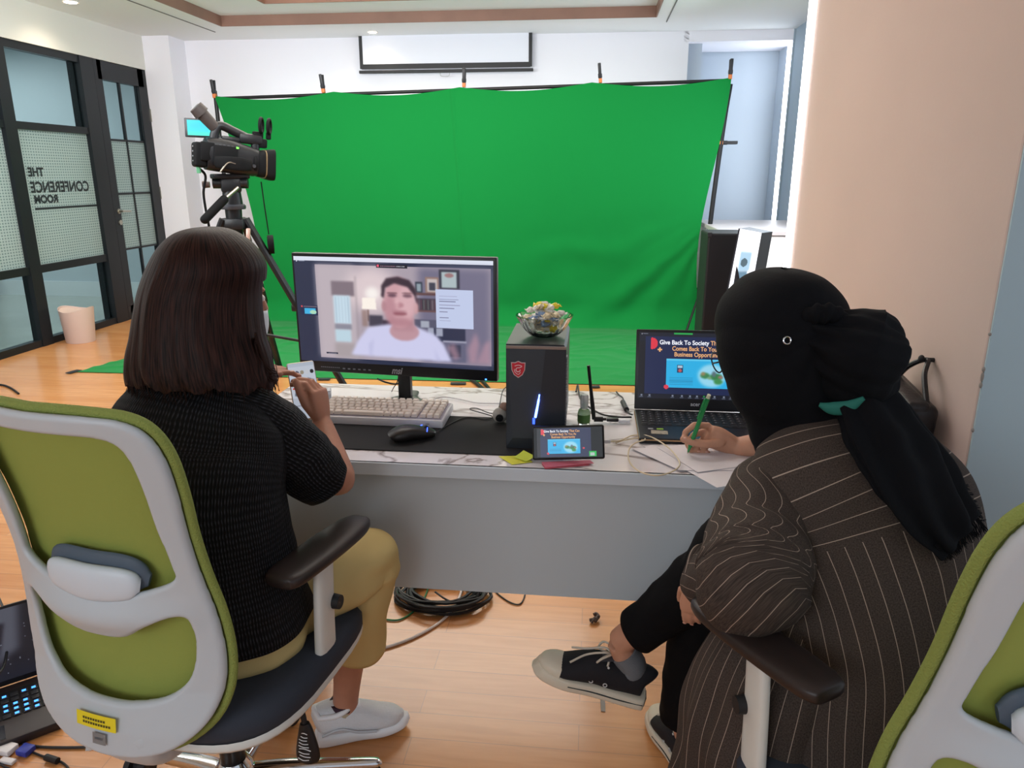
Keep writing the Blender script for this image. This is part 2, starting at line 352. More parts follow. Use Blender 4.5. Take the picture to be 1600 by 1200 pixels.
for (a, b) in (((200, 0), (336, 50)), ((1058, 0), (1041.5, 34))):
    p, q = atz(*a, 2.828), atz(*b, 2.828); p = q+(p-q)*2.2; g = G(); g.tube([p, p.lerp(q, .5), q], .006, 6, 2)
    struct(g.obj('trim_ceiling_slot', dk))
for k, (px, py, r, lb) in enumerate(((110, 3, .05, 'round warm downlight in the ceiling above the glass wall'), (582, 50, .04, 'small round downlight in the ceiling above the projection screen'))):
    c = atz(px, py, 2.83); t = thing('downlight', lb, 'light', (c.x, c.y, 2.83))
    g = G(); g.lathe([(r, .0), (r*1.3, -.004), (r*1.3, 0)], n=28); g.obj('trim_ring', mat('lamp_ring', '#e8e2da', .4), t)
    g = G(); g.cyl((0, 0, -.006), (0, 0, -.001), r, r, 28); g.obj('lamp', glow('downlight_glow', '#ffe8c8', 12), t)
    l = bpy.data.lights.new('downlight_spot', 'SPOT'); l.energy = 14 if k == 0 else 5; l.spot_size = 2.5; l.spot_blend = .8; l.color = (1, .84, .64); l.shadow_soft_size = .04
    o = bpy.data.objects.new('downlight_spot', l); COL.objects.link(o); o.location = (c.x, c.y, 2.80)
# ------------------------------------------------------------ glass wall and door
GX = -4.75
glass = mat('clear_glass', '#d5e5e6', .02, trans=1.0, ior=1.03)
def frosted():
    m = bpy.data.materials.new('dotted_film'); m.use_nodes = True; nt = m.node_tree; N = nt.nodes; L = nt.links; b = N['Principled BSDF']
    tc = N.new('ShaderNodeTexCoord'); sx = N.new('ShaderNodeSeparateXYZ'); L.new(tc.outputs['Object'], sx.inputs[0])
    def saw(o, s):
        a = N.new('ShaderNodeMath'); a.operation = 'MULTIPLY'; a.inputs[1].default_value = s; L.new(o, a.inputs[0]); f = N.new('ShaderNodeMath'); f.operation = 'FRACT'; L.new(a.outputs[0], f.inputs[0])
        c = N.new('ShaderNodeMath'); c.operation = 'COMPARE'; c.inputs[1].default_value = .5; c.inputs[2].default_value = .26; L.new(f.outputs[0], c.inputs[0]); return c.outputs[0]
    a = saw(sx.outputs['Y'], 33); c = saw(sx.outputs['Z'], 42); mu = N.new('ShaderNodeMath'); mu.operation = 'MULTIPLY'; L.new(a, mu.inputs[0]); L.new(c, mu.inputs[1])
    mx = N.new('ShaderNodeMix'); mx.data_type = 'RGBA'; mx.inputs[6].default_value = (*lin('#b5c6c5'), 1); mx.inputs[7].default_value = (*lin('#6f8787'), 1); L.new(mu.outputs[0], mx.inputs[0]); L.new(mx.outputs[2], b.inputs['Base Color'])
    b.inputs['Roughness'].default_value = .45; b.inputs['Transmission Weight'].default_value = .35; b.inputs['IOR'].default_value = 1.05; return m
film = frosted()
win = bpy.data.objects.new('window_1', None); COL.objects.link(win); struct(win)
g = G()
for z, h in ((2.47, .07), (1.84, .06), (.657, .066), (.03, .06)): g.box((GX-.03, 5.45, z), (.07, 3.3, h))
for y, w in ((5.91, .13), (6.99, .19), (4.85, .13)): g.box((GX-.03, y, 1.25), (.09, w, 2.5))
for y, w in ((5.99, .02), (6.89, .02)): g.box((GX-.08, y, 1.25), (.06, w, 2.5))
g.obj('window_frame', black_fr, win, smooth=False)
for ya, yb in ((4.91, 5.85), (5.98, 6.9)):
    g = G(); g.box((GX-.03, (ya+yb)/2, 2.155), (.01, yb-ya, .58)); g.obj('pane', glass, win, smooth=False)
    g = G(); g.box((GX-.03, (ya+yb)/2, .343), (.01, yb-ya, .57)); g.obj('pane', glass, win, smooth=False)
    g = G(); g.box((GX-.03, (ya+yb)/2, 1.25), (.01, yb-ya, 1.13)); g.obj('frosted_pane', film, win, smooth=False, label='pane with dotted white film')
tx = mat('black_lettering', '#20272b', .6)
for s, z, size, w in (('THE', 1.462, .10, .19), ('CONFERENCE', 1.335, .125, .76), ('ROOM', 1.235, .09, .29)):
    o = text(s, size, frame((GX-.022, 6.055 if s != 'ROOM' else 6.075, z), (0, -1, 0), (0, 0, 1)), tx, 'lettering', win, bold=.004, align='RIGHT', width=w)
g = G(); g.box((GX-.022, 6.48, 1.16), (.004, .82, .018)); g.obj('lettering_rule', tx, win, smooth=False)
dr = bpy.data.objects.new('door_1', None); COL.objects.link(dr); struct(dr)
g = G()
for y, w in ((7.15, .11), (7.88, .16)): g.box((GX-.02, y, 1.25), (.06, w, 2.5))
for z, h in ((2.41, .17), (.07, .14)): g.box((GX-.02, 7.52, z), (.06, .75, h))
g.obj('door_leaf', black_fr, dr, smooth=False)
g = G(); g.box((GX-.02, 7.495, 1.25), (.03, .018, 2.3))
for z in (1.775, 1.257, .707): g.box((GX-.02, 7.5, z), (.03, .6, .02))
g.obj('glazing_bar', black_fr, dr, smooth=False)
for za, zb, mm in ((1.775, 2.33, glass), (.14, .707, glass), (.707, 1.775, film)):
    g = G(); g.box((GX-.02, 7.5, (za+zb)/2), (.008, .6, zb-za)); g.obj('pane' if mm is glass else 'frosted_pane', mm, dr, smooth=False)
chrome = mat('chrome', '#d8dadc', .12, 1.0)
steel = mat('brushed_steel', '#b9b4a8', .3, 1.0)
g = G(); g.cyl((GX+.01, 7.17, 1.09), (GX+.06, 7.17, 1.09), .012); g.cyl((GX+.055, 7.165, 1.09), (GX+.055, 7.30, 1.085), .009); g.cyl((GX+.01, 7.17, 1.09), (GX+.018, 7.17, 1.09), .025); g.obj('door_handle', steel, dr)
g = G(); g.cyl((GX+.01, 7.17, .98), (GX+.02, 7.17, .98), .025); g.obj('lock', steel, dr)
for z in (2.05, 1.25, .4):
    g = G(); g.box((GX+.015, 7.955, z), (.012, .02, .13)); g.obj('hinge', steel, dr, smooth=False)
# bin by the glass wall
b = atz(117, 533, 0); t = thing('waste_bin', 'small beige plastic bin with curved top by the glass wall', 'bin', (b.x+.06, b.y, 0))
g = G(); n = 40; prof = [(.115, 0), (.118, .01), (.135, .22)]
vs = []; fs = []
for k in range(n):
    a = 2*math.pi*k/n
    for r, z in prof[:2]+[(.142, .30+.018*math.cos(2*a))]: vs.append((r*math.cos(a), r*math.sin(a), z))
for k in range(n):
    k2 = (k+1) % n
    for j in range(2): fs.append((k*3+j, k2*3+j, k2*3+j+1, k*3+j+1))
fs.append(tuple(k*3 for k in range(n-1, -1, -1))); g.add(vs, fs); g.obj('bucket', mat('bin_beige', '#c5aea4', .45), t, solid=.004)
g = G(); c0 = len(g.v); vs = [(0, 0, .27)]; 
for k in range(n): a = 2*math.pi*k/n; vs.append((.134*math.cos(a), .134*math.sin(a), .285+.018*math.cos(2*a)))
g.add(vs, [(0, k+1, (k+1) % n+1) for k in range(n)]); g.obj('swing_lid', mat('bin_lid', '#d8b9a8', .45), t)
# ------------------------------------------------------------ projection screen
pY = 8.2; a, b_, c, d = at(563, 60, pY), at(829, 56, pY), at(565, 108, pY), at(831, 106, pY)
t = thing('projection_screen', 'white roll-down projection screen with black edges on back wall', 'screen', (a.x/2+b_.x/2, pY, 2.45))
bx = (a.x+b_.x)/2; hw = (b_.x-a.x)/2; zb = c.z; g = G(); g.box((0, 0, (2.83+zb)/2-2.45), (2*hw, .004, 2.83-zb)); g.obj('screen_fabric', mat('screen_white', '#e6e9f2', .8), t, smooth=False)
bl = mat('black_edge', '#1c1d20', .5)
for s in (-1, 1): g = G(); g.box((s*hw, -.004, (2.83+zb)/2-2.45), (.035, .004, 2.83-zb)); g.obj('border', bl, t, smooth=False)
g = G(); g.box((0, -.004, zb+.02-2.45), (2*hw, .005, .05)); g.obj('border', bl, t, smooth=False)
g = G(); g.box((0, 0, zb-.03-2.45), (2*hw+.06, .03, .03), bev=.006); g.obj('bottom_bar', bl, t, smooth=False)
g = G(); g.tube([(-.05, -.02, zb-.05-2.45), (-.04, -.02, zb-.08-2.45), (.04, -.02, zb-.08-2.45), (.05, -.02, zb-.05-2.45)], .004); g.obj('pull_handle', mat('pull_grey', '#b5b5b8', .5), t)
# ------------------------------------------------------------ green screen
def green_mat():
    m = mat('green_cloth', '#0f7a37', .8, bump=.08, bscale=400, sheen=.1); return m
TLc, TRc = at(335, 150, 7.35), at(1143, 121, 7.15)
BLc = V(-3.35, 7.3, .01); BRc = V(1.08, 7.25, .01)
FLc, FRc = atz(120, 581, .006), atz(1300, 606, .006); FRc = atz(1083, 604, .006)
def gs(u, v):
    """v 0..1 wall part (top to floor), v 1..2 floor part"""
    if v <= 1:
        T = TLc.lerp(TRc, u); B = BLc.lerp(BRc, u); p = T.lerp(B, v)
        sag = -.05*math.sin(math.pi*((u*4) % 1))*(1-v)**6; p.z += sag
        edge = .10*math.sin(math.pi*v)                      # side edges pull inwards
        if u < .15: p.x += edge*(1-u/.15)
        if u > .8: p.x -= 2.2*edge*((u-.8)/.2)**2*(v**1.0)
        # soft folds gathering towards the lower right clip
        dx = (u-1.06)*4.6; dz = (v-.50)*2.2; r = math.hypot(dx, dz); an = math.atan2(dz, dx); lo = max(0, min(1, (v-.5)/.35))
        w = math.exp(-(max(0, r-.3)/.75)**2)*min(1, r/.6)*lo
        w2 = lo*math.exp(-((u-.80)/.20)**2)
        p.y += .017*w*math.sin(an*27+2*noise.noise(V(r*3, an*2, 0)))+.020*w2*math.sin(an*19+2.5*noise.noise(V(u*8, v*6, 1)))
        p.y += .012*noise.noise(V(u*6, v*3, 0))+.006*noise.noise(V(u*30, v*8, 3))*v
        p.y -= .01*math.exp(-((u-.485)/.003)**2)
        if v > .9: p.y -= (v-.9)**2*12
        return p
    s = v-1; B = BLc.lerp(BRc, u); Fp = FLc.lerp(FRc, u); p = B.lerp(Fp, s)
    if s < .08: p.y -= .12*(1-abs(1-0))*1
    p = V(p.x, p.y-.12*(1-s), p.z)
    h = noise.noise(V(u*9+s*3, s*5, 7))*.5+.5
    fold = abs(noise.noise(V(u*10-s*2, s*9+u*6, 2)))
    p.z = .006+.028*max(0, .22-fold)*4*min(1, s*6)*min(1, (1-s)*8)*h
    return p
g = G(); nu, nv = 420, 150
vs = [gs(i/nu, 2*j/nv) for j in range(nv+1) for i in range(nu+1)]
g.add(vs, [(j*(nu+1)+i, (j+1)*(nu+1)+i, (j+1)*(nu+1)+i+1, j*(nu+1)+i+1) for j in range(nv) for i in range(nu)])
g.obj('green_backdrop', green_mat(), smooth=True, angle=180); gb = bpy.data.objects['green_backdrop']
tag(gb, 'bright green chroma key cloth hung on a frame and spread over the floor', 'backdrop')
t = thing('backdrop_stand', 'black pole frame holding up the green cloth', 'stand', (TRc.x, TRc.y+.05, 0))
pol = mat('stand_black', '#17181b', .45, .2)
def loc(g, name, m, t, **k): o = g.obj(name, m, **k); return keep(o, t)
g = G(); P = [TRc+V(-.0, .03, -.05), at(1130, 200, 7.2), at(1108, 365, 7.2), at(1108, 400, 7.2), at(1117, 490, 7.2), V(1.22, 7.25, .0)]; g.tube(P[:3]+[V(P[2].x, 7.25, .02)], .022, 10); loc(g, 'pole', pol, t)
g = G(); g.tube([TLc+V(-.01, .04, .05), TLc+V(.0, .04, -1), V(TLc.x+.03, 7.4, .02)], .02, 10); loc(g, 'pole', pol, t)
g = G(); g.tube([TLc+V(0, .04, -.02), TLc.lerp(TRc, .5)+V(0, .04, -.02), TRc+V(0, .04, -.02)], .016, 10); loc(g, 'crossbar', pol, t)
for a in (0, 2.1, 4.2): g = G(); g.tube([(P[2].x, 7.25, .5), (P[2].x+.25*math.cos(a), 7.25+.25*math.sin(a), .2), (P[2].x+.4*math.cos(a), 7.25+.4*math.sin(a), .015)], .011, 8); loc(g, 'leg', pol, t)
clipm = mat('clip_black', '#23252b', .45); clipo = mat('clip_orange', '#c9743f', .5)
def clip(p, rot, lb):
    t = thing('spring_clamp', lb, 'clamp', p, rot, 'spring clamps along the green cloth')
    g = G(); g.box((0, -.02, .07), (.028, .016, .13), Matrix.Rotation(.12, 3, 'X'), bev=.005); g.box((0, .02, .07), (.028, .016, .13), Matrix.Rotation(-.12, 3, 'X'), bev=.005); g.cyl((-.018, 0, .03), (.018, 0, .03), .018); g.obj('grip', clipm, t)
    g = G(); g.box((0, -.012, -.01), (.03, .014, .04), bev=.004); g.box((0, .012, -.01), (.03, .014, .04), bev=.004); g.obj('jaw', clipo, t)
for (px, py, lb) in ((335, 148, 'black and orange spring clamp at the left top corner of the green cloth'), (505, 140, 'black spring clamp second from left on the cloth top edge'), (725, 131, 'black spring clamp on the cloth top edge below the projection screen'), (938, 124, 'black spring clamp right of the projection screen on the cloth edge'), (1141, 118, 'black spring clamp at the right top corner of the green cloth')):
    p = at(px, py, 7.35-.2*(px-335)/808); clip(p, (0, random.uniform(-.12, .12), 0), lb)
p = at(1128, 223, 7.2); clip(p, (0, math.pi/2, 0), 'black spring clamp on the right side edge of the green cloth')
p = atz(1112, 513, .03); clip(p, (0, 1.3, .3), 'spring clamp on the floor end of the green cloth behind laptop')
tape = mat('gaffer_tape', '#22252a', .7)
for q0, q1, lb in (((497, 592), (516, 592), 'short black tape strip at cloth edge left of monitor stand'), ((704, 599), (728, 599), 'short black tape strip at cloth edge right of monitor stand'), ((922, 604), (937, 604), 'short black tape strip at cloth edge behind the antenna'), ((106, 583), (124, 578), 'dark tape strip at the far left corner of green cloth')):
    a, b_ = atz(*q0, .008), atz(*q1, .008); g = G(); g.box((a+b_)/2, ((b_-a).length, .05, .004), Matrix.Rotation(math.atan2((b_-a).y, (b_-a).x), 3, 'Z')); tag(g.obj('tape_strip', tape, smooth=False), lb, 'tape', 'tape strips at the cloth edge')
# ------------------------------------------------------------ bright corner at the right
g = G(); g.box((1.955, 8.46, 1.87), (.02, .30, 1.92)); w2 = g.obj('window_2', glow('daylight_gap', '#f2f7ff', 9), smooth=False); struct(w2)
g = G(); g.box((1.945, 8.0, 1.9), (.03, .5, 1.88)); g.box((1.94, 8.27, 1.9), (.05, .03, 1.9)); struct(g.obj('trim_blind', mat('blind_grey', '#9fb0bd', .6), smooth=False))
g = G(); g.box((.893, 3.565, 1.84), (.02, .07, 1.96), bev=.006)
tag(g.obj('column_edge_glow', glow('edge_glow_white', '#fbfaff', 7), smooth=False), 'tall added glowing strip for window light on the far edge of the pinkish column', 'light')  # no fitting here: added emissive strip for window light washing the column edge
t = thing('cabinet', 'bright white low cabinet with a grey top edge in the right corner', 'cabinet', (1.485, 7.1, 0))
g = G(); g.box((0, 0, .48), (.86, 1.5, .96), bev=.004); g.obj('body', mat('cabinet_white', '#f5f6fa', .4), t, smooth=False)
g = G(); g.box((0, 0, .985), (.9, 1.56, .035), bev=.004); g.obj('top', mat('cabinet_top', '#c9c2c4', .4), t, smooth=False)
area('corner_fill', (1.3, 5.3, 1.5), (1.45, 6.9, .8), .5, .5, 10, (.95, .97, 1))  # added lamp that whitens the cabinet, no fitting here
q = at(1226, 410, 6.33); g = G(); g.box(q, (.02, .01, .05), bev=.003); tag(g.obj('cabinet_tag', mat('tag_black', '#222222', .5), smooth=False), 'tiny dark tag on the bright white cabinet', 'tag')
# lit advertising stand and black case
TL, TR, BL, BR = at(1154, 357, 4.5), at(1191, 364, 4.5), at(1131, 476, 4.42), at(1172, 470, 4.42)
xa = (TR-TL).normalized(); ya = (TL-BL).normalized(); nn = xa.cross(ya).normalized()
t = thing('lit_sign', 'bright white lit display board leaning behind the headscarf woman', 'sign', (.88, 4.5, 0))
g = G(); fr = [TL, TR, TR.lerp(BR, 3.2)*1, TL.lerp(BL, 3.2)*1]; BLx, BRx = TL+(BL-TL)*2.9, TR+(BR-TR)*2.9
bk = V(.085, .12, 0); vs = [TL, TR, BRx, BLx, TL+bk, TR+bk, BRx+bk, BLx+bk]; g.add(vs, [(0, 1, 2, 3), (7, 6, 5, 4), (0, 4, 5, 1), (1, 5, 6, 2), (2, 6, 7, 3), (3, 7, 4, 0)]); loc(g, 'case', mat('sign_case', '#23242f', .4), t, smooth=False)
pc = Pic(60, 260, (250, 250, 255)); pc.rect(.22, .10, .72, .19, (150, 180, 200), soft=1); pc.rect(.18, .19, .66, .32, (90, 120, 140), soft=1); pc.ell(.45, .15, .15, .02, (70, 90, 100)); pc.ell(.4, .29, .12, .02, (210, 170, 110), soft=1); pc.rect(.2, .35, .6, .36, (190, 190, 210))
for k in range(8): pc.rect(.2, .40+k*.02, .75, .405+k*.02, (225, 225, 235))
f_ = nn*(-.004 if nn.y > 0 else .004); e = .06
o = pc.mesh('lit_face', TL.lerp(TR, e)+f_, TR.lerp(TL, .03)+f_, BLx.lerp(BRx, e)+f_, BRx.lerp(BLx, .03)+f_, 1.6); keep(o, t)
k0, k1 = at(1106, 364, 4.9), at(1168, 366, 4.9)
t = thing('speaker_case', 'black box shaped case standing right of the green cloth', 'case', ((k0.x+k1.x)/2+.03, 5.05, 0))
g = G(); w = k1.x-k0.x+.06; g.box((0, 0, k0.z/2), (w, .34, k0.z), bev=.012); g.obj('body', mat('case_black', '#15161c', .55, bump=.1, bscale=200), t, smooth=False)
for s in (-1, 1): g = G(); g.box((s*(w/2-.01), -.165, k0.z-.01), (.03, .02, .03), bev=.004); g.obj('corner_guard', mat('guard_grey', '#3c3d42', .4, .5), t, smooth=False)
# ------------------------------------------------------------ desk
def marble():
    m = bpy.data.materials.new('marble_laminate'); m.use_nodes = True; nt = m.node_tree; N = nt.nodes; L = nt.links; b = N['Principled BSDF']
    tc = N.new('ShaderNodeTexCoord'); mp = N.new('ShaderNodeMapping'); mp.inputs['Rotation'].default_value = (0, 0, .7); mp.inputs['Scale'].default_value = (1, 2.2, 1); L.new(tc.outputs['Object'], mp.inputs[0])
    n = N.new('ShaderNodeTexNoise'); n.inputs['Scale'].default_value = 2.3; n.inputs['Detail'].default_value = 6; n.inputs['Distortion'].default_value = 1.4; L.new(mp.outputs[0], n.inputs['Vector'])
    a = N.new('ShaderNodeMath'); a.operation = 'SUBTRACT'; a.inputs[1].default_value = .5; L.new(n.outputs[0], a.inputs[0]); c = N.new('ShaderNodeMath'); c.operation = 'ABSOLUTE'; L.new(a.outputs[0], c.inputs[0])
    r = N.new('ShaderNodeValToRGB'); r.color_ramp.elements[0].position = 0; r.color_ramp.elements[0].color = (*lin('#9c8f8a'), 1); r.color_ramp.elements[1].position = .035; r.color_ramp.elements[1].color = (*lin('#e9e4e6'), 1); L.new(c.outputs[0], r.inputs[0]); L.new(r.outputs[0], b.inputs['Base Color'])
    b.inputs['Roughness'].default_value = .16; return m
DZ = .75
desk = thing('desk', 'long white marble topped desk with a blue grey front panel', 'desk', (-.1, 2.05, 0))
g = G(); g.box((0, 0, .7375), (1.84, .70, .025), bev=.002); g.obj('desktop', marble(), desk, smooth=False)
g = G(); g.box((0, -.346, .733), (1.842, .012, .034), bev=.002); g.obj('front_edge', mat('desk_edge', '#c9d3db', .4), desk, smooth=False)
g = G(); g.box((0, -.30, .55), (1.78, .018, .352)); g.obj('front_panel', mat('desk_panel', '#bac3c8', .5), desk, smooth=False)
for s in (-1, 1):
    g = G(); g.box((s*.88, .02, .36), (.03, .6, .72), bev=.003); g.obj('side_leg', mat('desk_edge', '#c9d3db', .4), desk, smooth=False)
matm = mat('mouse_mat_black', '#1c1c1e', .85, bump=.05, bscale=900)
g = G(); g.box((-.50, 1.93, DZ+.002), (.74, .30, .003), bev=.001); tag(g.obj('mouse_mat', matm, smooth=False), 'large black desk mat under the white keyboard and mouse', 'desk mat')
plastic = mat('black_plastic', '#141518', .38); plas2 = mat('black_plastic_matte', '#1b1c1f', .6)
# ------------------------------------------------------------ monitor
t = thing('monitor', 'large black monitor showing a man in a white t-shirt on a video call', 'monitor', (-.555, 2.17, DZ))
cTL, cTR, cBL, cBR = at(455, 397, 2.185), at(776, 400, 2.115), at(469, 583, 2.185), at(777, 592, 2.115)
cx_ = (cTR-cTL).normalized(); ztop = (cTL.z+cTR.z)/2; zbot = (cBL.z+cBR.z)/2; wdt = ((cTR-cTL).length+(cBR-cBL).length)/2; hgt = ztop-zbot
cen = (cTL+cTR+cBL+cBR)/4; cen.z = (ztop+zbot)/2; ang = math.atan2(cx_.y, cx_.x); MR = Matrix.Translation(cen) @ Matrix.Rotation(ang, 4, 'Z')
def mbox(g, c, s, bev=0): tmp = G(); tmp.box(c, s, bev=bev); g.add([MR @ Vector(v) for v in tmp.v], tmp.f); return g
g = G(); mbox(g, (0, .012, 0), (wdt, .024, hgt), .004); mbox(g, (0, .04, -.02), (wdt*.6, .05, hgt*.55), .015); loc(g, 'housing', plastic, t)
sx0, sx1, sz0, sz1 = -wdt/2+.008, wdt/2-.010, -hgt/2+.034, hgt/2-.010
# the picture on the display, in units of the lit area
pc = Pic(420, 240, (38, 46, 72))
U = lambda x: (x-95)/1370; Vv = lambda y: (y-97)/793
pc.rect(0, 0, 1, .035, (225, 230, 245)); pc.rect(U(245), Vv(150), U(1448), Vv(855), (172, 160, 172))
x0, x1, y0_, y1_ = U(245), U(1448), Vv(150), Vv(855)
pc.rect(x0, y0_, U(520), Vv(850), (190, 178, 186), soft=6); pc.ell(U(640), Vv(330), .13, .22, (245, 225, 225), .7, 14); pc.rect(U(960), y0_, x1, y1_, (116, 112, 136), soft=8)
pc.rect(U(520), Vv(230), U(530), Vv(780), (150, 138, 145), .6, 2)
pc.rect(U(350), Vv(270), U(515), Vv(378), (130, 116, 126), soft=2); pc.rect(U(360), Vv(375), U(480), Vv(590), (200, 222, 236), soft=2); pc.rect(U(360), Vv(590), U(480), Vv(635), (140, 140, 155), soft=2); pc.rect(U(362), Vv(635), U(475), Vv(730), (190, 215, 228), soft=2)
for k in range(5): pc.rect(U(375+k*22), Vv(385), U(379+k*22), Vv(580), (150, 170, 188), .6, 1)
pc.rect(U(350), Vv(735), U(560), Vv(845), (165, 155, 158), .8, 4)
pc.ell(U(640), Vv(355), .035, .06, (255, 250, 245), .9, 5); pc.poly([(U(570), Vv(388)), (U(662), Vv(388)), (U(668), Vv(475)), (U(565), Vv(475))], (255, 246, 236), 1, 1); pc.rect(U(600), Vv(475), U(612), Vv(560), (120, 95, 90), .8, 1)
pc.rect(U(610), Vv(515), U(705), Vv(600), (70, 66, 82), 1, 2); pc.rect(U(700), Vv(548), U(770), Vv(600), (60, 50, 66), 1, 2); pc.rect(U(560), Vv(478), U(600), Vv(600), (140, 110, 100), .6, 2)
for (a, b_, c, d, col_) in ((1105, 165, 1240, 300, (52, 52, 66)), (1122, 180, 1222, 292, (180, 196, 200)), (1010, 220, 1100, 335, (150, 120, 110)), (1022, 235, 1092, 325, (200, 190, 190)), (1035, 262, 1080, 318, (60, 62, 78)), (940, 258, 992, 338, (50, 58, 72)), (950, 270, 980, 325, (150, 165, 175)), (930, 335, 1100, 352, (96, 66, 66)), (940, 375, 1085, 470, (70, 60, 76)), (940, 462, 1090, 476, (110, 78, 78)), (985, 385, 1040, 460, (44, 52, 60)), (925, 530, 1085, 600, (86, 86, 108)), (970, 540, 1030, 590, (170, 175, 190)), (1060, 590, 1275, 690, (46, 50, 74)), (1075, 590, 1120, 650, (165, 170, 190)), (1020, 590, 1058, 650, (165, 170, 190)), (1125, 690, 1275, 840, (100, 100, 125)), (1165, 710, 1240, 800, (60, 62, 84)), (1120, 680, 1280, 692, (170, 170, 190))):
    pc.rect(U(a), Vv(b_), U(c), Vv(d), col_, .95, 1)
pc.ell(U(1172), Vv(205), .022, .02, (150, 90, 90), .7, 1)
for k in range(9): pc.rect(U(948+k*15), Vv(385), U(954+k*15), Vv(460), (170, 150, 150) if k % 2 else (120, 70, 80), .7, 1)
# man in a white t-shirt
pc.poly([(U(470), Vv(825)), (U(520), Vv(720)), (U(600), Vv(610)), (U(760), Vv(575)), (U(930), Vv(585)), (U(1080), Vv(650)), (U(1130), Vv(720)), (U(1180), Vv(842))], (208, 208, 240), 1, 3)
pc.poly([(U(600), Vv(830)), (U(600), Vv(740)), (U(640), Vv(690)), (U(620), Vv(830))], (186, 186, 222), .6, 3); pc.poly([(U(1080), Vv(840)), (U(1060), Vv(740)), (U(1100), Vv(840))], (182, 182, 220), .7, 3)
pc.ell(U(855), Vv(628), .075, .088, (192, 150, 160), 1, 2); pc.rect(U(780), Vv(520), U(925), Vv(625), (184, 140, 150), 1, 3)
pc.ell(U(826), Vv(415), .082, .235, (206, 160, 168), 1, 3)
pc.ell(U(720), Vv(445), .012, .05, (186, 142, 150), 1, 2); pc.ell(U(940), Vv(450), .014, .055, (200, 155, 160), 1, 2)
pc.ell(U(880), Vv(400), .045, .15, (224, 186, 192), .6, 5); pc.ell(U(760), Vv(470), .03, .13, (176, 124, 136), .5, 4); pc.ell(U(830), Vv(560), .06, .04, (170, 118, 130), .6, 4)
pc.poly([(U(706), Vv(375)), (U(708), Vv(295)), (U(745), Vv(240)), (U(825), Vv(226)), (U(905), Vv(250)), (U(950), Vv(320)), (U(952), Vv(420)), (U(935), Vv(360)), (U(890), Vv(300)), (U(800), Vv(275)), (U(735), Vv(310)), (U(722), Vv(385))], (62, 48, 60), 1, 2)
pc.ell(U(780), Vv(362), .022, .016, (92, 62, 78), .9, 2); pc.ell(U(885), Vv(362), .024, .016, (100, 70, 84), .85, 2); pc.ell(U(780), Vv(345), .028, .008, (100, 66, 76), .7, 1); pc.ell(U(885), Vv(343), .028, .008, (110, 76, 84), .6, 1)
pc.ell(U(828), Vv(432), .022, .025, (168, 112, 124), .6, 2); pc.ell(U(812), Vv(415), .010, .05, (226, 184, 190), .6, 2); pc.ell(U(830), Vv(495), .036, .018, (140, 80, 92), .85, 2); pc.ell(U(826), Vv(478), .04, .012, (170, 116, 128), .5, 2)
for pts in ([(1300, 845), (1290, 740), (1345, 610), (1370, 700), (1345, 845)], [(1345, 845), (1400, 700), (1440, 660), (1445, 845)], [(1150, 730), (1200, 700), (1235, 800), (1200, 830)]):
    pc.poly([(U(a), Vv(b_)) for a, b_ in pts], (196, 150, 164), .6, 4)
pc.rect(U(1080), Vv(306), U(1330), Vv(587), (196, 206, 236), 1, 0)
for y, w, c in ((355, 120, 150), (378, 130, 100), (392, 110, 100), (420, 140, 150), (442, 100, 110), (470, 55, 120), (512, 60, 120), (533, 75, 150)): pc.rect(U(1102), Vv(y-3), U(1102+w), Vv(y+3), (c, c, c+30), .8)
pc.rect(U(245), Vv(150), U(1448), Vv(153), (60, 70, 100), .5); pc.rect(U(678), Vv(138), U(892), Vv(165), (26, 28, 42)); pc.ell(U(690), Vv(150), .006, .011, (240, 90, 120))
for k in range(14): pc.rect(U(708+k*12), Vv(147), U(716+k*12), Vv(154), (190, 150, 170) if k < 9 else (235, 235, 245), .7)
pc.ell(U(114), Vv(128), .004, .008, (200, 205, 220)); pc.rect(U(128), Vv(126), U(172), Vv(131), (170, 178, 200), .7)
pc.rect(U(118), Vv(460), U(245), Vv(534), (26, 38, 74)); pc.rect(U(145), Vv(483), U(228), Vv(525), (60, 180, 230)); pc.ell(U(208), Vv(510), .018, .018, (170, 220, 190)); pc.rect(U(122), Vv(463), U(132), Vv(474), (220, 80, 80)); pc.rect(U(140), Vv(466), U(240), Vv(471), (180, 150, 150), .6); pc.rect(U(285), Vv(814), U(370), Vv(826), (40, 44, 66)); pc.rect(U(300), Vv(818), U(362), Vv(822), (200, 200, 215), .7)
pic_at = lambda x, z, d=-.0012: MR @ V(x, d, z)
pc.mesh('screen', pic_at(sx0, sz1), pic_at(sx1, sz1), pic_at(sx0, sz0), pic_at(sx1, sz0), .95); keep(bpy.data.objects['screen'], t)
letter = mat('logo_silver', '#b8bbc2', .35, .4)
o = text('msi', .030, MR @ Matrix.Translation((.003, -.001, -hgt/2+.016)) @ Matrix.Rotation(math.pi/2, 4, 'X'), letter, 'maker_logo', bold=.0006, shear=.35, width=.036); keep(o, t)
ic = mat('icon_grey', '#7f838c', .5)
for k, s_ in enumerate(('HDMI  1x', '2K  QHD  165Hz')): pass
g = G()
for k in range(6): mbox(g, (-.17+k*.017, -.001, -hgt/2+.014), (.008, .001, .004))
for k in range(10): mbox(g, (-.245+k*.0065, -.001, -hgt/2+.016), (.004, .001, .0025))
loc(g, 'bezel_icons', ic, t, smooth=False)
g = G(); mbox(g, (wdt/2-.035, -.001, -hgt/2+.006), (.005, .001, .004)); loc(g, 'power_led', glow('led_blue', '#3f86ff', 5), t, smooth=False)
g = G(); nh = zbot+.08-DZ-.008; mbox(g, (0.012, .045, -hgt/2+.08-nh/2), (.042, .022, nh), .004); loc(g, 'neck', plastic, t)
nb = MR @ V(.012, .05, 0); g = G()
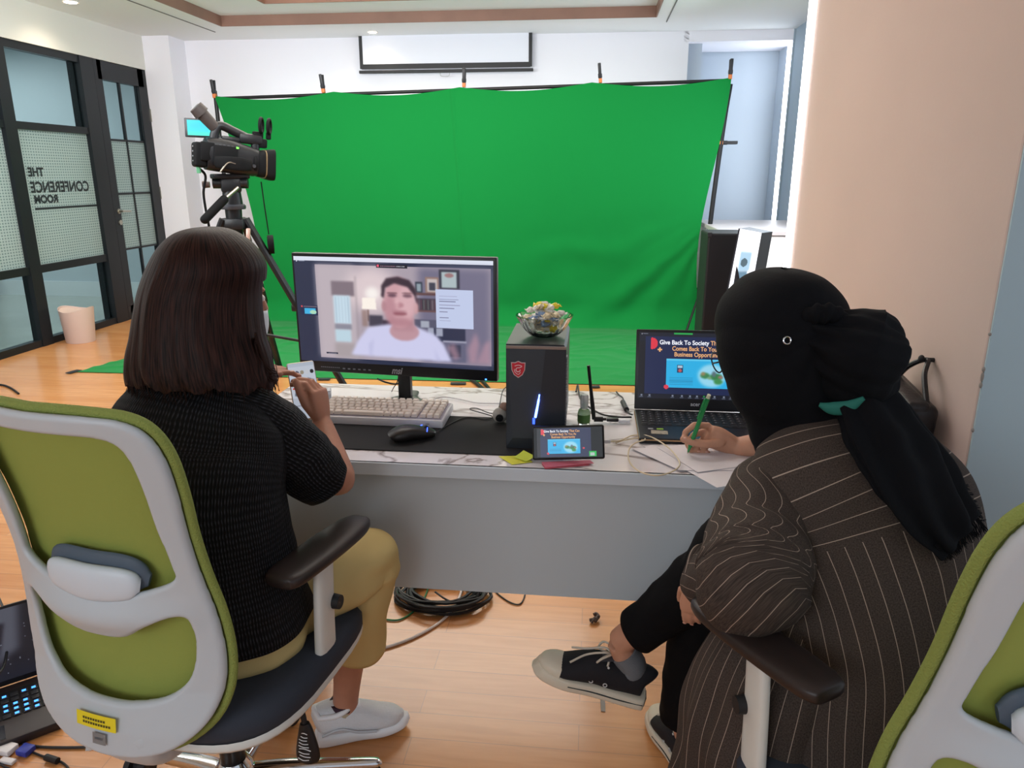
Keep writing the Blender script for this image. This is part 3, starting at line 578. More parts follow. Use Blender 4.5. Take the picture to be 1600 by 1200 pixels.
for s in (-1, 1): g.loft([(nb.x, nb.y+.01, DZ+.016), (nb.x+s*.07, nb.y-.05, DZ+.012), (nb.x+s*.15, nb.y-.12, DZ+.008)], [(.022, .010), (.018, .009), (.012, .006)], 16, 5, side=(0, 0, 1) if 0 else (s*.5, 1, 0), sq=3)
g.loft([(nb.x, nb.y-.02, DZ+.012), (nb.x, nb.y+.09, DZ+.010)], [(.03, .01), (.02, .008)], 16, 3, sq=3); loc(g, 'foot', plastic, t)
# ------------------------------------------------------------ keyboard
keyw = mat('keycap_cream', '#f8ece0', .45); casew = mat('keyboard_white', '#e6e6ea', .4)
kt = thing('keyboard', 'white full keyboard with cream keys behind the phone holding woman', 'keyboard', (-.60, 2.045, DZ+.004), (math.radians(3), 0, -.02))
KW, KD = .385, .150
g = G(); g.box((0, 0, .013), (KW, KD, .026), bev=.005); g.obj('case', casew, kt)
g = G(); g.box((0, .0, .026), (KW-.014, KD-.014, .003)); g.obj('plate', mat('key_plate', '#b9b4c2', .5), kt, smooth=False)
def keycap(w, d=.0165, h=.009, m=None):
    g = G(); b = bmesh.new(); bmesh.ops.create_cube(b, size=1); bmesh.ops.scale(b, vec=(w, d, h), verts=b.verts)
    for v in b.verts:
        if v.co.z > 0: v.co.x -= math.copysign(.0018, v.co.x); v.co.y -= math.copysign(.002, v.co.y)
    bmesh.ops.bevel(b, geom=b.edges[:], offset=.0012, segments=2, affect='EDGES'); g.bm(b); o = g.obj('key', m or keyw, smooth=True); return o
rows = [[1]*13+[-.3]+[1, 1, 1, 1], [1]*13+[2]+[-.3]+[1, 1, 1], [1.5]+[1]*12+[1.5]+[-.3]+[1, 1, 1], [1.75]+[1]*11+[2.25]+[-.3]+[1, 1, 1], [2.25]+[1]*10+[1.75, 1]+[-.3]+[1, 1, 1], [1.25, 1.25, 1.25, 6.25, 1, 1, 1, 1, 1]+[-.3]+[1, 1, 1]]
protos = {}
u_ = (KW-.018)/18.4
for r, row in enumerate(rows):
    x = -KW/2+.009; tot = sum(abs(v) for v in row)
    k = 18.3/tot
    for w in row:
        ww = abs(w)*u_*k
        if w > 0:
            key = round(ww, 4)
            if key not in protos: protos[key] = keycap(ww-.0022, .0195, .010); o = protos[key]
            else: o = protos[key].copy(); COL.objects.link(o)
            o.parent = kt; o.location = (x+ww/2, KD/2-.016-r*.0228, .0335)
        x += ww
o = text('MSI', .007, Matrix.Translation((KW/2-.045, -KD/2-.0006, .014)) @ Matrix.Rotation(math.pi/2, 4, 'X'), ic, 'maker_logo', kt)
g = G(); g.tube([(-.62, 2.125, DZ+.02), (-.615, 2.15, DZ+.03), (-.60, 2.19, DZ+.012), (-.52, 2.2, DZ+.006), (-.47, 2.26, DZ+.006), (-.40, 2.24, DZ+.005), (-.34, 2.21, DZ+.005), (-.24, 2.22, DZ+.005)], .0022, 6)
tag(g.obj('keyboard_cable', mat('cable_white', '#d9d6d8', .5)), 'thin white cable lying on the marble desktop behind keyboard', 'cable')
g = G(); g.box(atz(505, 618, DZ+.02), (.05, .04, .04), Matrix.Rotation(.3, 3, 'Z'), bev=.002); tag(g.obj('small_box', mat('box_grey_pattern', '#b8bcc4', .5, var=.5, vscale=60), smooth=False), 'small grey patterned box beside the left end of the keyboard', 'box')
# ------------------------------------------------------------ mouse
mp_ = atz(645, 686, DZ+.004); t = thing('mouse', 'black computer mouse with blue glowing stripes on the desk mat', 'mouse', mp_, (0, 0, math.radians(-62)))
g = G(); g.loft([(0, -.062, .012), (0, -.056, .015), (0, -.03, .020), (0, .0, .020), (0, .035, .015), (0, .056, .011), (0, .062, .009)], [(.012, .010), (.026, .014), (.033, .020), (.030, .019), (.028, .014), (.022, .010), (.010, .006)], 24, 5, side=(1, 0, 0), sq=2.3)
g.obj('body', mat('mouse_black', '#221f1e', .35), t)
g = G(); g.cyl((-.003, .038, .026), (.003, .038, .026), .008); g.obj('wheel', plas2, t)
for k in range(3): g = G(); g.tube([(-.0315+k*.001, .0+k*.014-.01, .020), (-.0295, .018+k*.014-.01, .027)], .0016, 6, 3); g.v = [(-v[0] if 0 else v[0], v[1], v[2]) for v in g.v]; g.obj('light_stripe', glow('stripe_blue', '#3a5cff', 3.5), t)
for k in range(3): g = G(); g.tube([(.008+k*.008, .040-k*.010, .0305-k*.0035), (.024+k*.002, .034-k*.014, .024-k*.003)], .0014, 6, 3); g.obj('light_stripe', glow('stripe_blue', '#3a5cff', 3.5), t)
g = G(); g.prism([(0, .007), (.006, .004), (.005, -.004), (0, -.008), (-.005, -.004), (-.006, .004)], .001, Matrix.Translation((0, -.02, .0395))); g.obj('shield_mark', mat('mark_grey', '#9a9a9c', .5), t, smooth=False)
P = [mp_+V(.054, .028, .006), atz(700, 664, DZ+.006), atz(730, 652, DZ+.006), atz(760, 655, DZ+.006), atz(768, 650, DZ+.008), atz(735, 640, DZ+.008), atz(745, 638, DZ+.008), atz(775, 645, DZ+.01), atz(786, 610, DZ+.015), atz(800, 600, DZ+.012)]
g = G(); g.tube(P, .0016, 6); tag(g.obj('mouse_cable', plas2), 'thin black mouse cable curling towards the computer tower', 'cable')
# little round figure
q = atz(780, 663, DZ+.004); t = thing('webcam', 'small round grey ball shaped webcam with black lens beside the tower', 'webcam', q+V(0, .02, 0))
g = G(); g.ell((0, 0, .022), .022); g.obj('body', mat('ball_grey', '#a7a39c', .4), t)
g = G(); g.cyl((.001, -.018, .020), (.001, -.0235, .019), .011); g.cyl((.001, -.02, .020), (.001, -.026, .019), .006); g.obj('lens', plastic, t)
g = G(); g.ell((.012, .006, .045), .014); g.obj('knob', mat('ball_brown', '#8d6f60', .5), t)
# ------------------------------------------------------------ tower
fa, fb, fc = at(793, 541, 1.83), at(885, 545, 1.83), at(791, 706, 1.83)
tx0, tx1, tzt = (fa.x+fc.x)/2-.002, fb.x-.0, 1.035; tw = tx1-tx0; tzb = DZ+.012
t = thing('computer_tower', 'black desktop computer tower with red shield emblem and glass bowl on top', 'computer', ((tx0+tx1)/2, 1.965, DZ+.004))
dark = mat('tower_black', '#2a2f36', .38, .3); H = tzt-DZ-.004
g = G(); g.prism([(-tw/2, 0), (tw/2-.004, 0), (tw/2, .05), (tw/2, H-.01), (tw/2-.006, H), (-tw/2, H), (-tw/2, 0)][:-1], .27, Matrix(((1, 0, 0, 0), (0, 0, -1, .135), (0, 1, 0, 0), (0, 0, 0, 1)))); g.obj('case', dark, t, smooth=False)
yf = -.1355
g = G(); g.add([(-tw/2+.002, yf, .005), (-tw/2+.018, yf-.004, .03), (-.006, yf-.004, .03), (.012, yf, H*.5), (.024, yf, H-.012), (-tw/2+.002, yf, H-.012)], [(0, 1, 2, 3, 4, 5)]); g.obj('front_panel', mat('tower_front', '#333a42', .42, .2), t, smooth=False)
g = G(); g.box((0, -.136, H-.008), (tw, .004, .008), bev=.001); g.obj('trim_bar', mat('tower_trim', '#8a7f7a', .3, .6), t, smooth=False)
g = G()
for k in range(26): g.box((tw/2+.001, -.118, .06+k*.0075), (.004, .022, .0045))
g.obj('vent', mat('vent_grey', '#8b8e96', .4, .3), t, smooth=False)
g = G(); g.tube([(.0, yf-.004, .088), (.007, yf-.004, .128), (.010, yf-.003, .150)], [.0032, .0028, .0018], 8, 4); g.obj('light_bar', glow('bar_blue', '#5a7dff', 9), t)
g = G(); g.box((-.004, yf-.004, .078), (.006, .003, .016)); g.obj('light_bar', glow('bar_blue2', '#2a4bff', 4), t, smooth=False)
sh = [(0, .019), (.008, .0155), (.0165, .0155), (.0155, -.002), (.010, -.014), (0, -.021), (-.010, -.014), (-.0155, -.002), (-.0165, .0155), (-.008, .0155)]
SM = Matrix(((1, 0, 0, -.045), (0, 0, -1, yf-.0005), (0, 1, 0, H-.065), (0, 0, 0, 1)))
g = G(); g.prism([(x*1.12, y*1.12) for x, y in sh], .0012, SM); em = g.obj('emblem', mat('emblem_silver', '#c9b9bb', .3, .2), t, smooth=False)
g = G(); g.prism(sh, .0018, SM); g.obj('emblem_field', mat('emblem_red', '#c02436', .35), em, smooth=False)
g = G(); q3 = lambda x, y: SM @ V(x, y, .0022)
g.tube([q3(-.009, .008), q3(0, .0105), q3(.009, .008), q3(.004, .004), q3(-.003, .003), q3(-.006, -.002), q3(-.002, -.007), q3(.004, -.005), q3(.005, -.001)], .0011, 6); g.tube([q3(-.010, .0), q3(-.008, -.008), q3(0, -.014), q3(.006, -.008)], .0009, 6); g.obj('emblem_swirl', mat('emblem_light', '#e6c9cb', .3), em)
# bowl
by = V((tx0+tx1)/2+.014, 1.93, DZ+H+.006); t = thing('glass_bowl', 'cut glass bowl full of wrapped sweets standing on the tower', 'bowl', by)
cg = mat('cut_glass', '#eef2ee', .03, trans=1.0, ior=1.45)
rp = lambda a, i: .035*abs(math.sin(a*10)) if i in (1, 2, 3, 4, 5) else 0
g = G(); g.lathe([(.030, 0), (.040, .006), (.052, .018), (.063, .034), (.070, .048), (.074, .056), (.070, .056), (.064, .046), (.056, .032), (.044, .017), (.030, .008), (0, .006)], n=80, ripple=rp); g.obj('bowl', cg, t)
cols = [('sweet_white', '#e9e4da'), ('sweet_yellow', '#e6d23a'), ('sweet_cream', '#d9c9a6'), ('sweet_blue', '#7f97b8')]
nm_ = {'sweet_white': 'white', 'sweet_yellow': 'yellow', 'sweet_cream': 'cream', 'sweet_blue': 'pale blue'}
for k in range(62):
    lay = k // 13; a = random.uniform(0, 6.28); rr = random.uniform(0, 1)**.6*(.030+.008*lay) if lay < 3 else random.uniform(0, .048-.016*(lay-3)); z = .016+.0145*lay+random.uniform(0, .006); nmc, cc = cols[0] if random.random() < .5 else random.choice([cols[1], cols[2], cols[2], cols[1], cols[3]])
    g = G(); cx2 = by+V(rr*math.cos(a), rr*math.sin(a), z); R_ = Matrix.Rotation(random.uniform(0, 6.3), 3, 'Z') @ Matrix.Rotation(random.uniform(-.7, .7), 3, 'X')
    def dsp(p, an, tt): return .0012*math.sin(an*5+tt*9)
    g.loft([(-.017, 0, 0), (-.011, 0, .001), (-.008, 0, 0), (0, 0, 0), (.008, 0, 0), (.011, 0, -.001), (.017, 0, 0)], [(.009, .0012), (.003, .002), (.007, .006), (.009, .0075), (.007, .006), (.003, .002), (.009, .0012)], 12, 3, side=(0, 1, 0), disp=dsp)
    g.v = [tuple(R_ @ Vector(v)) for v in g.v]; o = g.obj('sweet', mat(nmc, cc, .3)); o.location = cx2
    tag(o, '%s wrapped sweet lying in the cut glass bowl' % nm_[nmc], 'sweet', 'wrapped %s sweets in the bowl' % nm_[nmc])
# ------------------------------------------------------------ phone on stand
def slide(parent, M, w, h, big):
    """presentation slide drawn on a lit display; M: origin bottom-left, x right, y up, z out"""
    pc = Pic(160, 96, (22, 34, 74)); pc.rect(0, 0, .06, 1, (10, 14, 26)) if not big else None
    pc.rect(.20, .38, .80, .88, (40, 176, 230)); pc.rect(.20, .38, .80, .41, (90, 200, 240)); pc.ell(.62, .66, .13, .20, (150, 215, 240), 1, 2)
    for x, y, rx, ry, c in ((.56, .66, .045, .05, (60, 130, 80)), (.66, .68, .06, .06, (50, 125, 70)), (.68, .76, .04, .05, (60, 140, 80)), (.54, .63, .02, .03, (150, 130, 90)), (.64, .63, .02, .05, (90, 110, 120)), (.70, .68, .02, .025, (170, 110, 110)), (.60, .70, .02, .02, (120, 160, 110))): pc.ell(x, y, rx, ry, c, 1, 1)
    pc.rect(.295, .48, .355, .62, (30, 60, 100)); pc.rect(.305, .50, .345, .54, (170, 200, 220)); pc.ell(.325, .58, .015, .03, (190, 90, 90))
    for k in range(5): pc.rect(.23, .70+.03*k, .45, .712+.03*k, (30, 130, 180), .7)
    pc.ell(.06 if big else .09, .12, .05, .10, (222, 52, 70)); pc.rect(0, 0, .045 if big else .07, .3, (22, 34, 74) if big else (10, 14, 26)); pc.ell(.20, .87, .022, .038, (215, 60, 80))
    if not big: pc.ell(.86, .70, .018, .03, (215, 50, 70))
    o = pc.mesh('slide_picture', M @ V(0, h, 0), M @ V(w, h, 0), M @ V(0, 0, 0), M @ V(w, 0, 0), .95); keep(o, parent)
    wt = glow('slide_white', '#f4f6ff', 1.0); org = glow('slide_orange', '#f2b478', .9)
    s = w*.058
    for y, a, b_ in ((.895, 'Give Back To Society ', 'That Can'), (.79, '', 'Comes Back To You As'), (.69, '', 'Business Opportunity')):
        if a:
            o = text(a.strip(), s, M @ Matrix.Translation((w*.36, h*y, .0006)), wt, 'slide_text', bold=s*.02, width=w*.46); keep(o, parent)
            o = text(b_, s, M @ Matrix.Translation((w*.70, h*y, .0006)), org, 'slide_text', bold=s*.02, width=w*.19); keep(o, parent)
        else: o = text(b_, s, M @ Matrix.Translation((w*.49, h*y, .0006)), org, 'slide_text', bold=s*.02, width=w*(.48 if 'C' in b_ else .44)); keep(o, parent)
    g = G(); k_ = w*.014
    for s_ in ((k_*3, k_), (k_, k_*3)): g.box((w*.135, h*.77, .0006), (*s_, .0003))
    g.v = [tuple(M @ Vector(v)) for v in g.v]; loc(g, 'slide_plus', org, parent, smooth=False)
pa, pb, pcn, pd = at(829, 666, 1.775), at(944, 662, 1.765), at(832, 719, 1.745), at(945, 717, 1.735)
xd = (pd-pcn).normalized(); yd = (pa-pcn).normalized(); M = frame(pcn, xd, yd); w_, h_ = (pd-pcn).length, (pa-pcn).length
ph = thing('smartphone', 'smartphone propped sideways at desk front showing the blue slide', 'phone', (pcn+pd)/2)
g = G(); g.box((w_/2, h_/2, -.006), (w_, h_, .012), bev=.0055, seg=3); g.v = [tuple(M @ Vector(v)) for v in g.v]; loc(g, 'case', mat('phone_case', '#101114', .4), ph)
g = G(); g.box((w_/2, h_/2, .0003), (w_*.95, h_*.88, .0006)); g.v = [tuple(M @ Vector(v)) for v in g.v]; loc(g, 'glass', mat('phone_glass', '#05060a', .1), ph, smooth=False)
slide(ph, M @ Matrix.Translation((w_*.07, h_*.08, .0009)), w_*.75, h_*.84, False)
g = G(); g.box((w_*.84, h_*.16, .001), (w_*.10, h_*.15, .0004)); g.v = [tuple(M @ Vector(v)) for v in g.v]; loc(g, 'caller_tile', glow('tile_green', '#2fbf5a', .9), ph, smooth=False)
g = G(); g.box((w_*.835, h_*.15, .0013), (w_*.06, h_*.09, .0004)); g.v = [tuple(M @ Vector(v)) for v in g.v]; loc(g, 'caller_tile', glow('tile_pale', '#b9c9c4', .9), ph, smooth=False)
t = thing('phone_stand', 'small dark stand behind the propped sideways smartphone', 'stand', (pcn+pd)/2+V(0, .03, 0))
g = G(); g.box(((pcn+pd)/2+V(0, .055, .012)), (.06, .05, .004), Matrix.Rotation(.0, 3, 'X')); g.box(((pcn+pd)/2+V(0, .05, .030)), (.05, .004, .045), Matrix.Rotation(-.3, 3, 'X')); loc(g, 'bracket', plastic, t, smooth=False)
# sticky notes
def flat(name, pts, m, lb, cat, z=DZ+.002, group=None, curl=0, th=.0004):
    Q = [atz(x, y, z) for x, y in pts]; g = G(); n = 10
    g.sheet(lambda u, v: Q[0].lerp(Q[1], u).lerp(Q[3].lerp(Q[2], u), v)+V(0, 0, curl*(u-.0)**2*(1-v*.3)), n, n); return tag(g.obj(name, m, solid=th), lb, cat, group)
flat('sticky_note', [(779, 713), (822, 712), (832, 722), (800, 726)], mat('note_yellow', '#e3e04a', .7), 'lower yellow sticky note flat beside the propped phone', 'note')
flat('sticky_note', [(802, 714), (818, 708), (836, 716), (822, 721)], mat('note_lime', '#d6e34e', .7), 'upper lime yellow sticky note curling up beside the phone', 'note', z=DZ+.006, curl=.008)
for k, lb in enumerate(('top pink paper slip fanned under the propped phone', 'lower pink paper slip fanned under the propped phone')):
    flat('paper_slip', [(846, 722+k*3), (922-k*8, 719+k*3), (928-k*6, 724+k*3), (852, 731+k*2)], mat('slip_pink%d' % k, '#e0778a' if k == 0 else '#d1606f', .7), lb, 'paper', z=DZ+.002+.002*(1-k))
pw = mat('paper_white', '#e4dfe3', .7, bump=.05, bscale=30)
flat('paper_sheet', [(1003, 696), (1140, 690), (1225, 745), (1120, 762)], pw, 'lowest white paper sheet overhanging the desk edge under the writing hand', 'paper', z=DZ+.003)
flat('paper_sheet', [(985, 700), (1105, 697), (1190, 735), (1062, 735)], pw, 'middle white paper sheet turned left beside the cable loop', 'paper', z=DZ+.0045)
flat('paper_sheet', [(1025, 698), (1160, 688), (1210, 722), (1090, 738)], pw, 'topmost white paper sheet under the green pen', 'paper', z=DZ+.006)
# ------------------------------------------------------------ laptop
lx0, lx1, lyf, lyh = .138, .498, 1.905, 2.16
lt = thing('laptop', 'black laptop showing a dark blue presentation slide in a meeting window', 'laptop', ((lx0+lx1)/2, (lyf+lyh)/2, DZ))
base = mat('laptop_black', '#1d1e22', .4, .2)
g = G(); g.box(((lx0+lx1)/2, (lyf+lyh)/2, DZ+.010), (lx1-lx0, lyh-lyf, .016), bev=.003); loc(g, 'base', base, lt, smooth=False)
g = G(); g.box(((lx0+lx1)/2, lyf-.0005, DZ+.013), (lx1-lx0-.01, .002, .003)); loc(g, 'front_trim', mat('gold_trim', '#c7a37a', .3, .8), lt, smooth=False)
g = G(); g.box((lx0-.0006, (lyf+lyh)/2, DZ+.013), (.002, lyh-lyf-.01, .003)); loc(g, 'side_trim', mat('gold_trim', '#c7a37a', .3, .8), lt, smooth=False)
g = G(); g.box(((lx0+lx1)/2, lyh-.085, DZ+.0182), (lx1-lx0-.03, .125, .001)); loc(g, 'keyboard_deck', mat('deck_black', '#101114', .5), lt, smooth=False)
lk = mat('laptop_key', '#26272b', .5); lp = None; n_ = 0
lgd = mat('key_legend', '#9a9da5', .5)
for r in range(6):
    nn_ = 15; 
    for k in range(nn_):
        if r == 5 and 4 <= k <= 8:
            if k > 4: continue
        x = lx0+.022+k*(lx1-lx0-.044)/(nn_-1); y = lyh-.032-r*.0205; wd = .0175
        if lp is None: lp = keycap(.0185, .0165, .003, lk); o = lp
        else: o = lp.copy(); COL.objects.link(o)
        o.location = (x, y, DZ+.0195)
        if r == 5 and k == 4: o.scale = (5.6, 1, 1); o.location.x = x+2*(lx1-lx0-.044)/(nn_-1)
        keep(o, lt)
g = G()
for r in range(5):
    for k in range(15):
        x = lx0+.022+k*(lx1-lx0-.044)/14; g.box((x-.002, lyh-.031-r*.0205, DZ+.0213), (.004, .003, .0003))
loc(g, 'key_legends', lgd, lt, smooth=False)
g = G(); g.box((lx0+.19, lyf+.045, DZ+.0183), (.105, .075, .0008)); loc(g, 'touchpad', mat('touchpad', '#23242a', .25), lt, smooth=False)
g = G(); g.box((lx0+.058, lyf+.05, DZ+.0185), (.045, .028, .0006), Matrix.Rotation(-.05, 3, 'Z')); loc(g, 'sticker', mat('sticker_beige', '#a59c8a', .5, var=.3, vscale=120), lt, smooth=False)
g = G(); g.box((lx0+.062, lyf+.078, DZ+.0185), (.018, .010, .0006)); loc(g, 'sticker', mat('sticker_green', '#8cb83c', .5), lt, smooth=False)
g = G(); g.box((lx0+.036, lyf+.078, DZ+.0185), (.014, .010, .0006)); loc(g, 'sticker', mat('sticker_grey', '#8a8c90', .5), lt, smooth=False)
top = at(986, 514, 2.225); hx = top.z; Ml = frame((lx0, lyh+.002, DZ+.018), (1, 0, 0), (0, top.y-lyh, hx-DZ-.018)); Hs = math.hypot(top.y-lyh, hx-DZ-.018); Ws = lx1-lx0
g = G(); g.box((Ws/2, Hs/2, -.004), (Ws, Hs, .007), bev=.003); g.v = [tuple(Ml @ Vector(v)) for v in g.v]; loc(g, 'lid', base, lt)
pc = Pic(200, 120, (14, 16, 26)); pc.rect(.005, .0, 1, .12, (20, 24, 40)); pc.rect(.30, .0, .46, .02, (40, 170, 80)); pc.ell(.02, .02, .004, .008, (200, 200, 210)); pc.rect(.03, .015, .07, .025, (120, 125, 140))
pc.rect(.0, .93, 1, 1, (14, 18, 34)); 
for k, x in enumerate((.03, .10, .30, .38, .45, .51, .57, .66, .74, .80, .86)): pc.ell(x, .95, .009, .014, (150, 160, 180) if k != 6 else (40, 170, 80), .8); pc.rect(x-.015, .975, x+.015, .982, (120, 130, 150), .8)
mg = .009; o = pc.mesh('screen', Ml @ V(mg, Hs-mg, .0002), Ml @ V(Ws-mg, Hs-mg, .0002), Ml @ V(mg, .034, .0002), Ml @ V(Ws-mg, .034, .0002), .9); keep(o, lt)
slide(lt, Ml @ Matrix.Translation((Ws*.078, .048, .0006)), Ws*.88, Hs*.715, True)
o = text('acer', .016, Ml @ Matrix.Translation((Ws*.50, .019, .0005)), letter, 'maker_logo', bold=.0003); keep(o, lt)
# ------------------------------------------------------------ bottle, antenna, cables
q = atz(912, 662, DZ); t = thing('spray_bottle', 'small clear green sanitizer spray bottle behind the tower', 'bottle', q)
g = G(); g.lathe([(.0, 0), (.017, 0), (.018, .003), (.018, .036), (.015, .044), (.009, .048), (.009, .05)], n=28); g.obj('bottle', mat('bottle_clear', '#dfe9df', .05, trans=.9), t)
g = G(); g.lathe([(.0165, .004), (.0165, .028), (.0, .028), (0, .004)], n=28); g.obj('liquid', mat('bottle_liquid', '#6fa05a', .3), t)
g = G(); g.lathe([(.0186, .008), (.0186, .030)], n=28); g.obj('label_band', mat('bottle_label', '#5d8c4c', .5), t)
g = G(); g.lathe([(.011, .048), (.011, .056), (.012, .058), (.012, .084), (.009, .088), (0, .088)], n=24); g.obj('cap', mat('cap_clear', '#cfd3d4', .25, trans=.4), t)
t = thing('wifi_antenna', 'black stick antenna with usb plug standing beside the spray bottle', 'antenna', atz(928, 655, DZ+.012))
a0, a1 = atz(928, 655, DZ+.012), None; a1 = at(919.5, 571, a0.y+.0)
g = G(); g.tube([a0, a0.lerp(a1, .15), a0.lerp(a1, .16), a1], [.0058, .0066, .0062, .0048], 10, 4); loc(g, 'rod', plastic, t)
e1 = atz(942, 655, DZ+.012); g = G(); g.cyl(a0, e1, .0075, .0075); g.cyl(e1, atz(947, 655, DZ+.012), .004, .004); loc(g, 'joint', plastic, t)
g = G(); g.box((atz(947, 655, DZ+.012)+atz(967, 656, DZ+.012))/2, (.035, .018, .010), bev=.003); loc(g, 'dongle', plastic, t)
g = G(); g.box(atz(975, 657, DZ+.009), (.035, .02, .008), bev=.002); tag(g.obj('usb_plug', mat('usb_white', '#d8d9de', .4), smooth=False), 'white usb plug between the antenna and laptop', 'plug')
def cable(name, pts, r, m, lb, z=None, sub=8):
    g = G(); g.tube(pts, r, 8, sub); return tag(g.obj(name, m), lb, 'cable')
cable('power_cable', [atz(900, 612, DZ+.01), atz(903, 602, DZ+.015), atz(908, 625, DZ+.012), atz(935, 645, DZ+.006), atz(960, 651, DZ+.006), atz(987, 652, DZ+.008)], .0028, plas2, 'black cable running behind the spray bottle to the laptop')
cable('adapter_cable', [atz(963, 612, DZ+.006), atz(967, 617, DZ+.006), atz(973, 622, DZ+.008), atz(975, 632, DZ+.008), atz(982, 645, DZ+.01), atz(988, 648, DZ+.01)], .0025, plas2, 'short black cable with a ferrite lump left of the laptop')
g = G(); g.cyl(atz(973, 628, DZ+.01), atz(979, 640, DZ+.01), .008); tag(g.obj('ferrite_core', plas2), 'black ferrite lump on the cable left of the laptop', 'cable core')
cable('charging_cable', [atz(953, 690, DZ+.012), atz(970, 688, DZ+.008), atz(990, 680, DZ+.012), atz(1015, 682, DZ+.018), atz(1040, 696, DZ+.018), atz(1056, 712, DZ+.016), atz(1062, 726, DZ+.014), atz(1050, 737, DZ+.013), atz(1025, 743, DZ+.012), atz(998, 736, DZ+.012), atz(983, 720, DZ+.012), atz(983, 702, DZ+.012), atz(993, 692, DZ+.014), atz(1008, 687, DZ+.016), atz(1000, 684, DZ+.012), atz(975, 688, DZ+.005), atz(962, 692, DZ+.004)], .0019, mat('cable_beige', '#d9c8a8', .5), 'beige charging cable looped on the desk right of the phone')
g = G(); g.box(atz(949, 690, DZ+.014), (.018, .006, .010), bev=.002); tag(g.obj('charging_plug', mat('usb_white', '#d8d9de', .4), smooth=False), 'white charging plug pushed into the propped phone', 'plug')
for pts, lb in (([at(590, 592, 2.25), at(602, 597, 2.28), at(618, 600, 2.28), at(632, 596, 2.26)], 'black cable hanging under the monitor left of its neck'), ([at(623, 588, 2.26), at(620, 598, 2.26), at(615, 606, 2.26), atz(612, 612, DZ+.004)], 'thin black wire hanging under the monitor')):
    cable('monitor_cable', pts, .003 if 'left' in lb else .0015, plas2, lb)
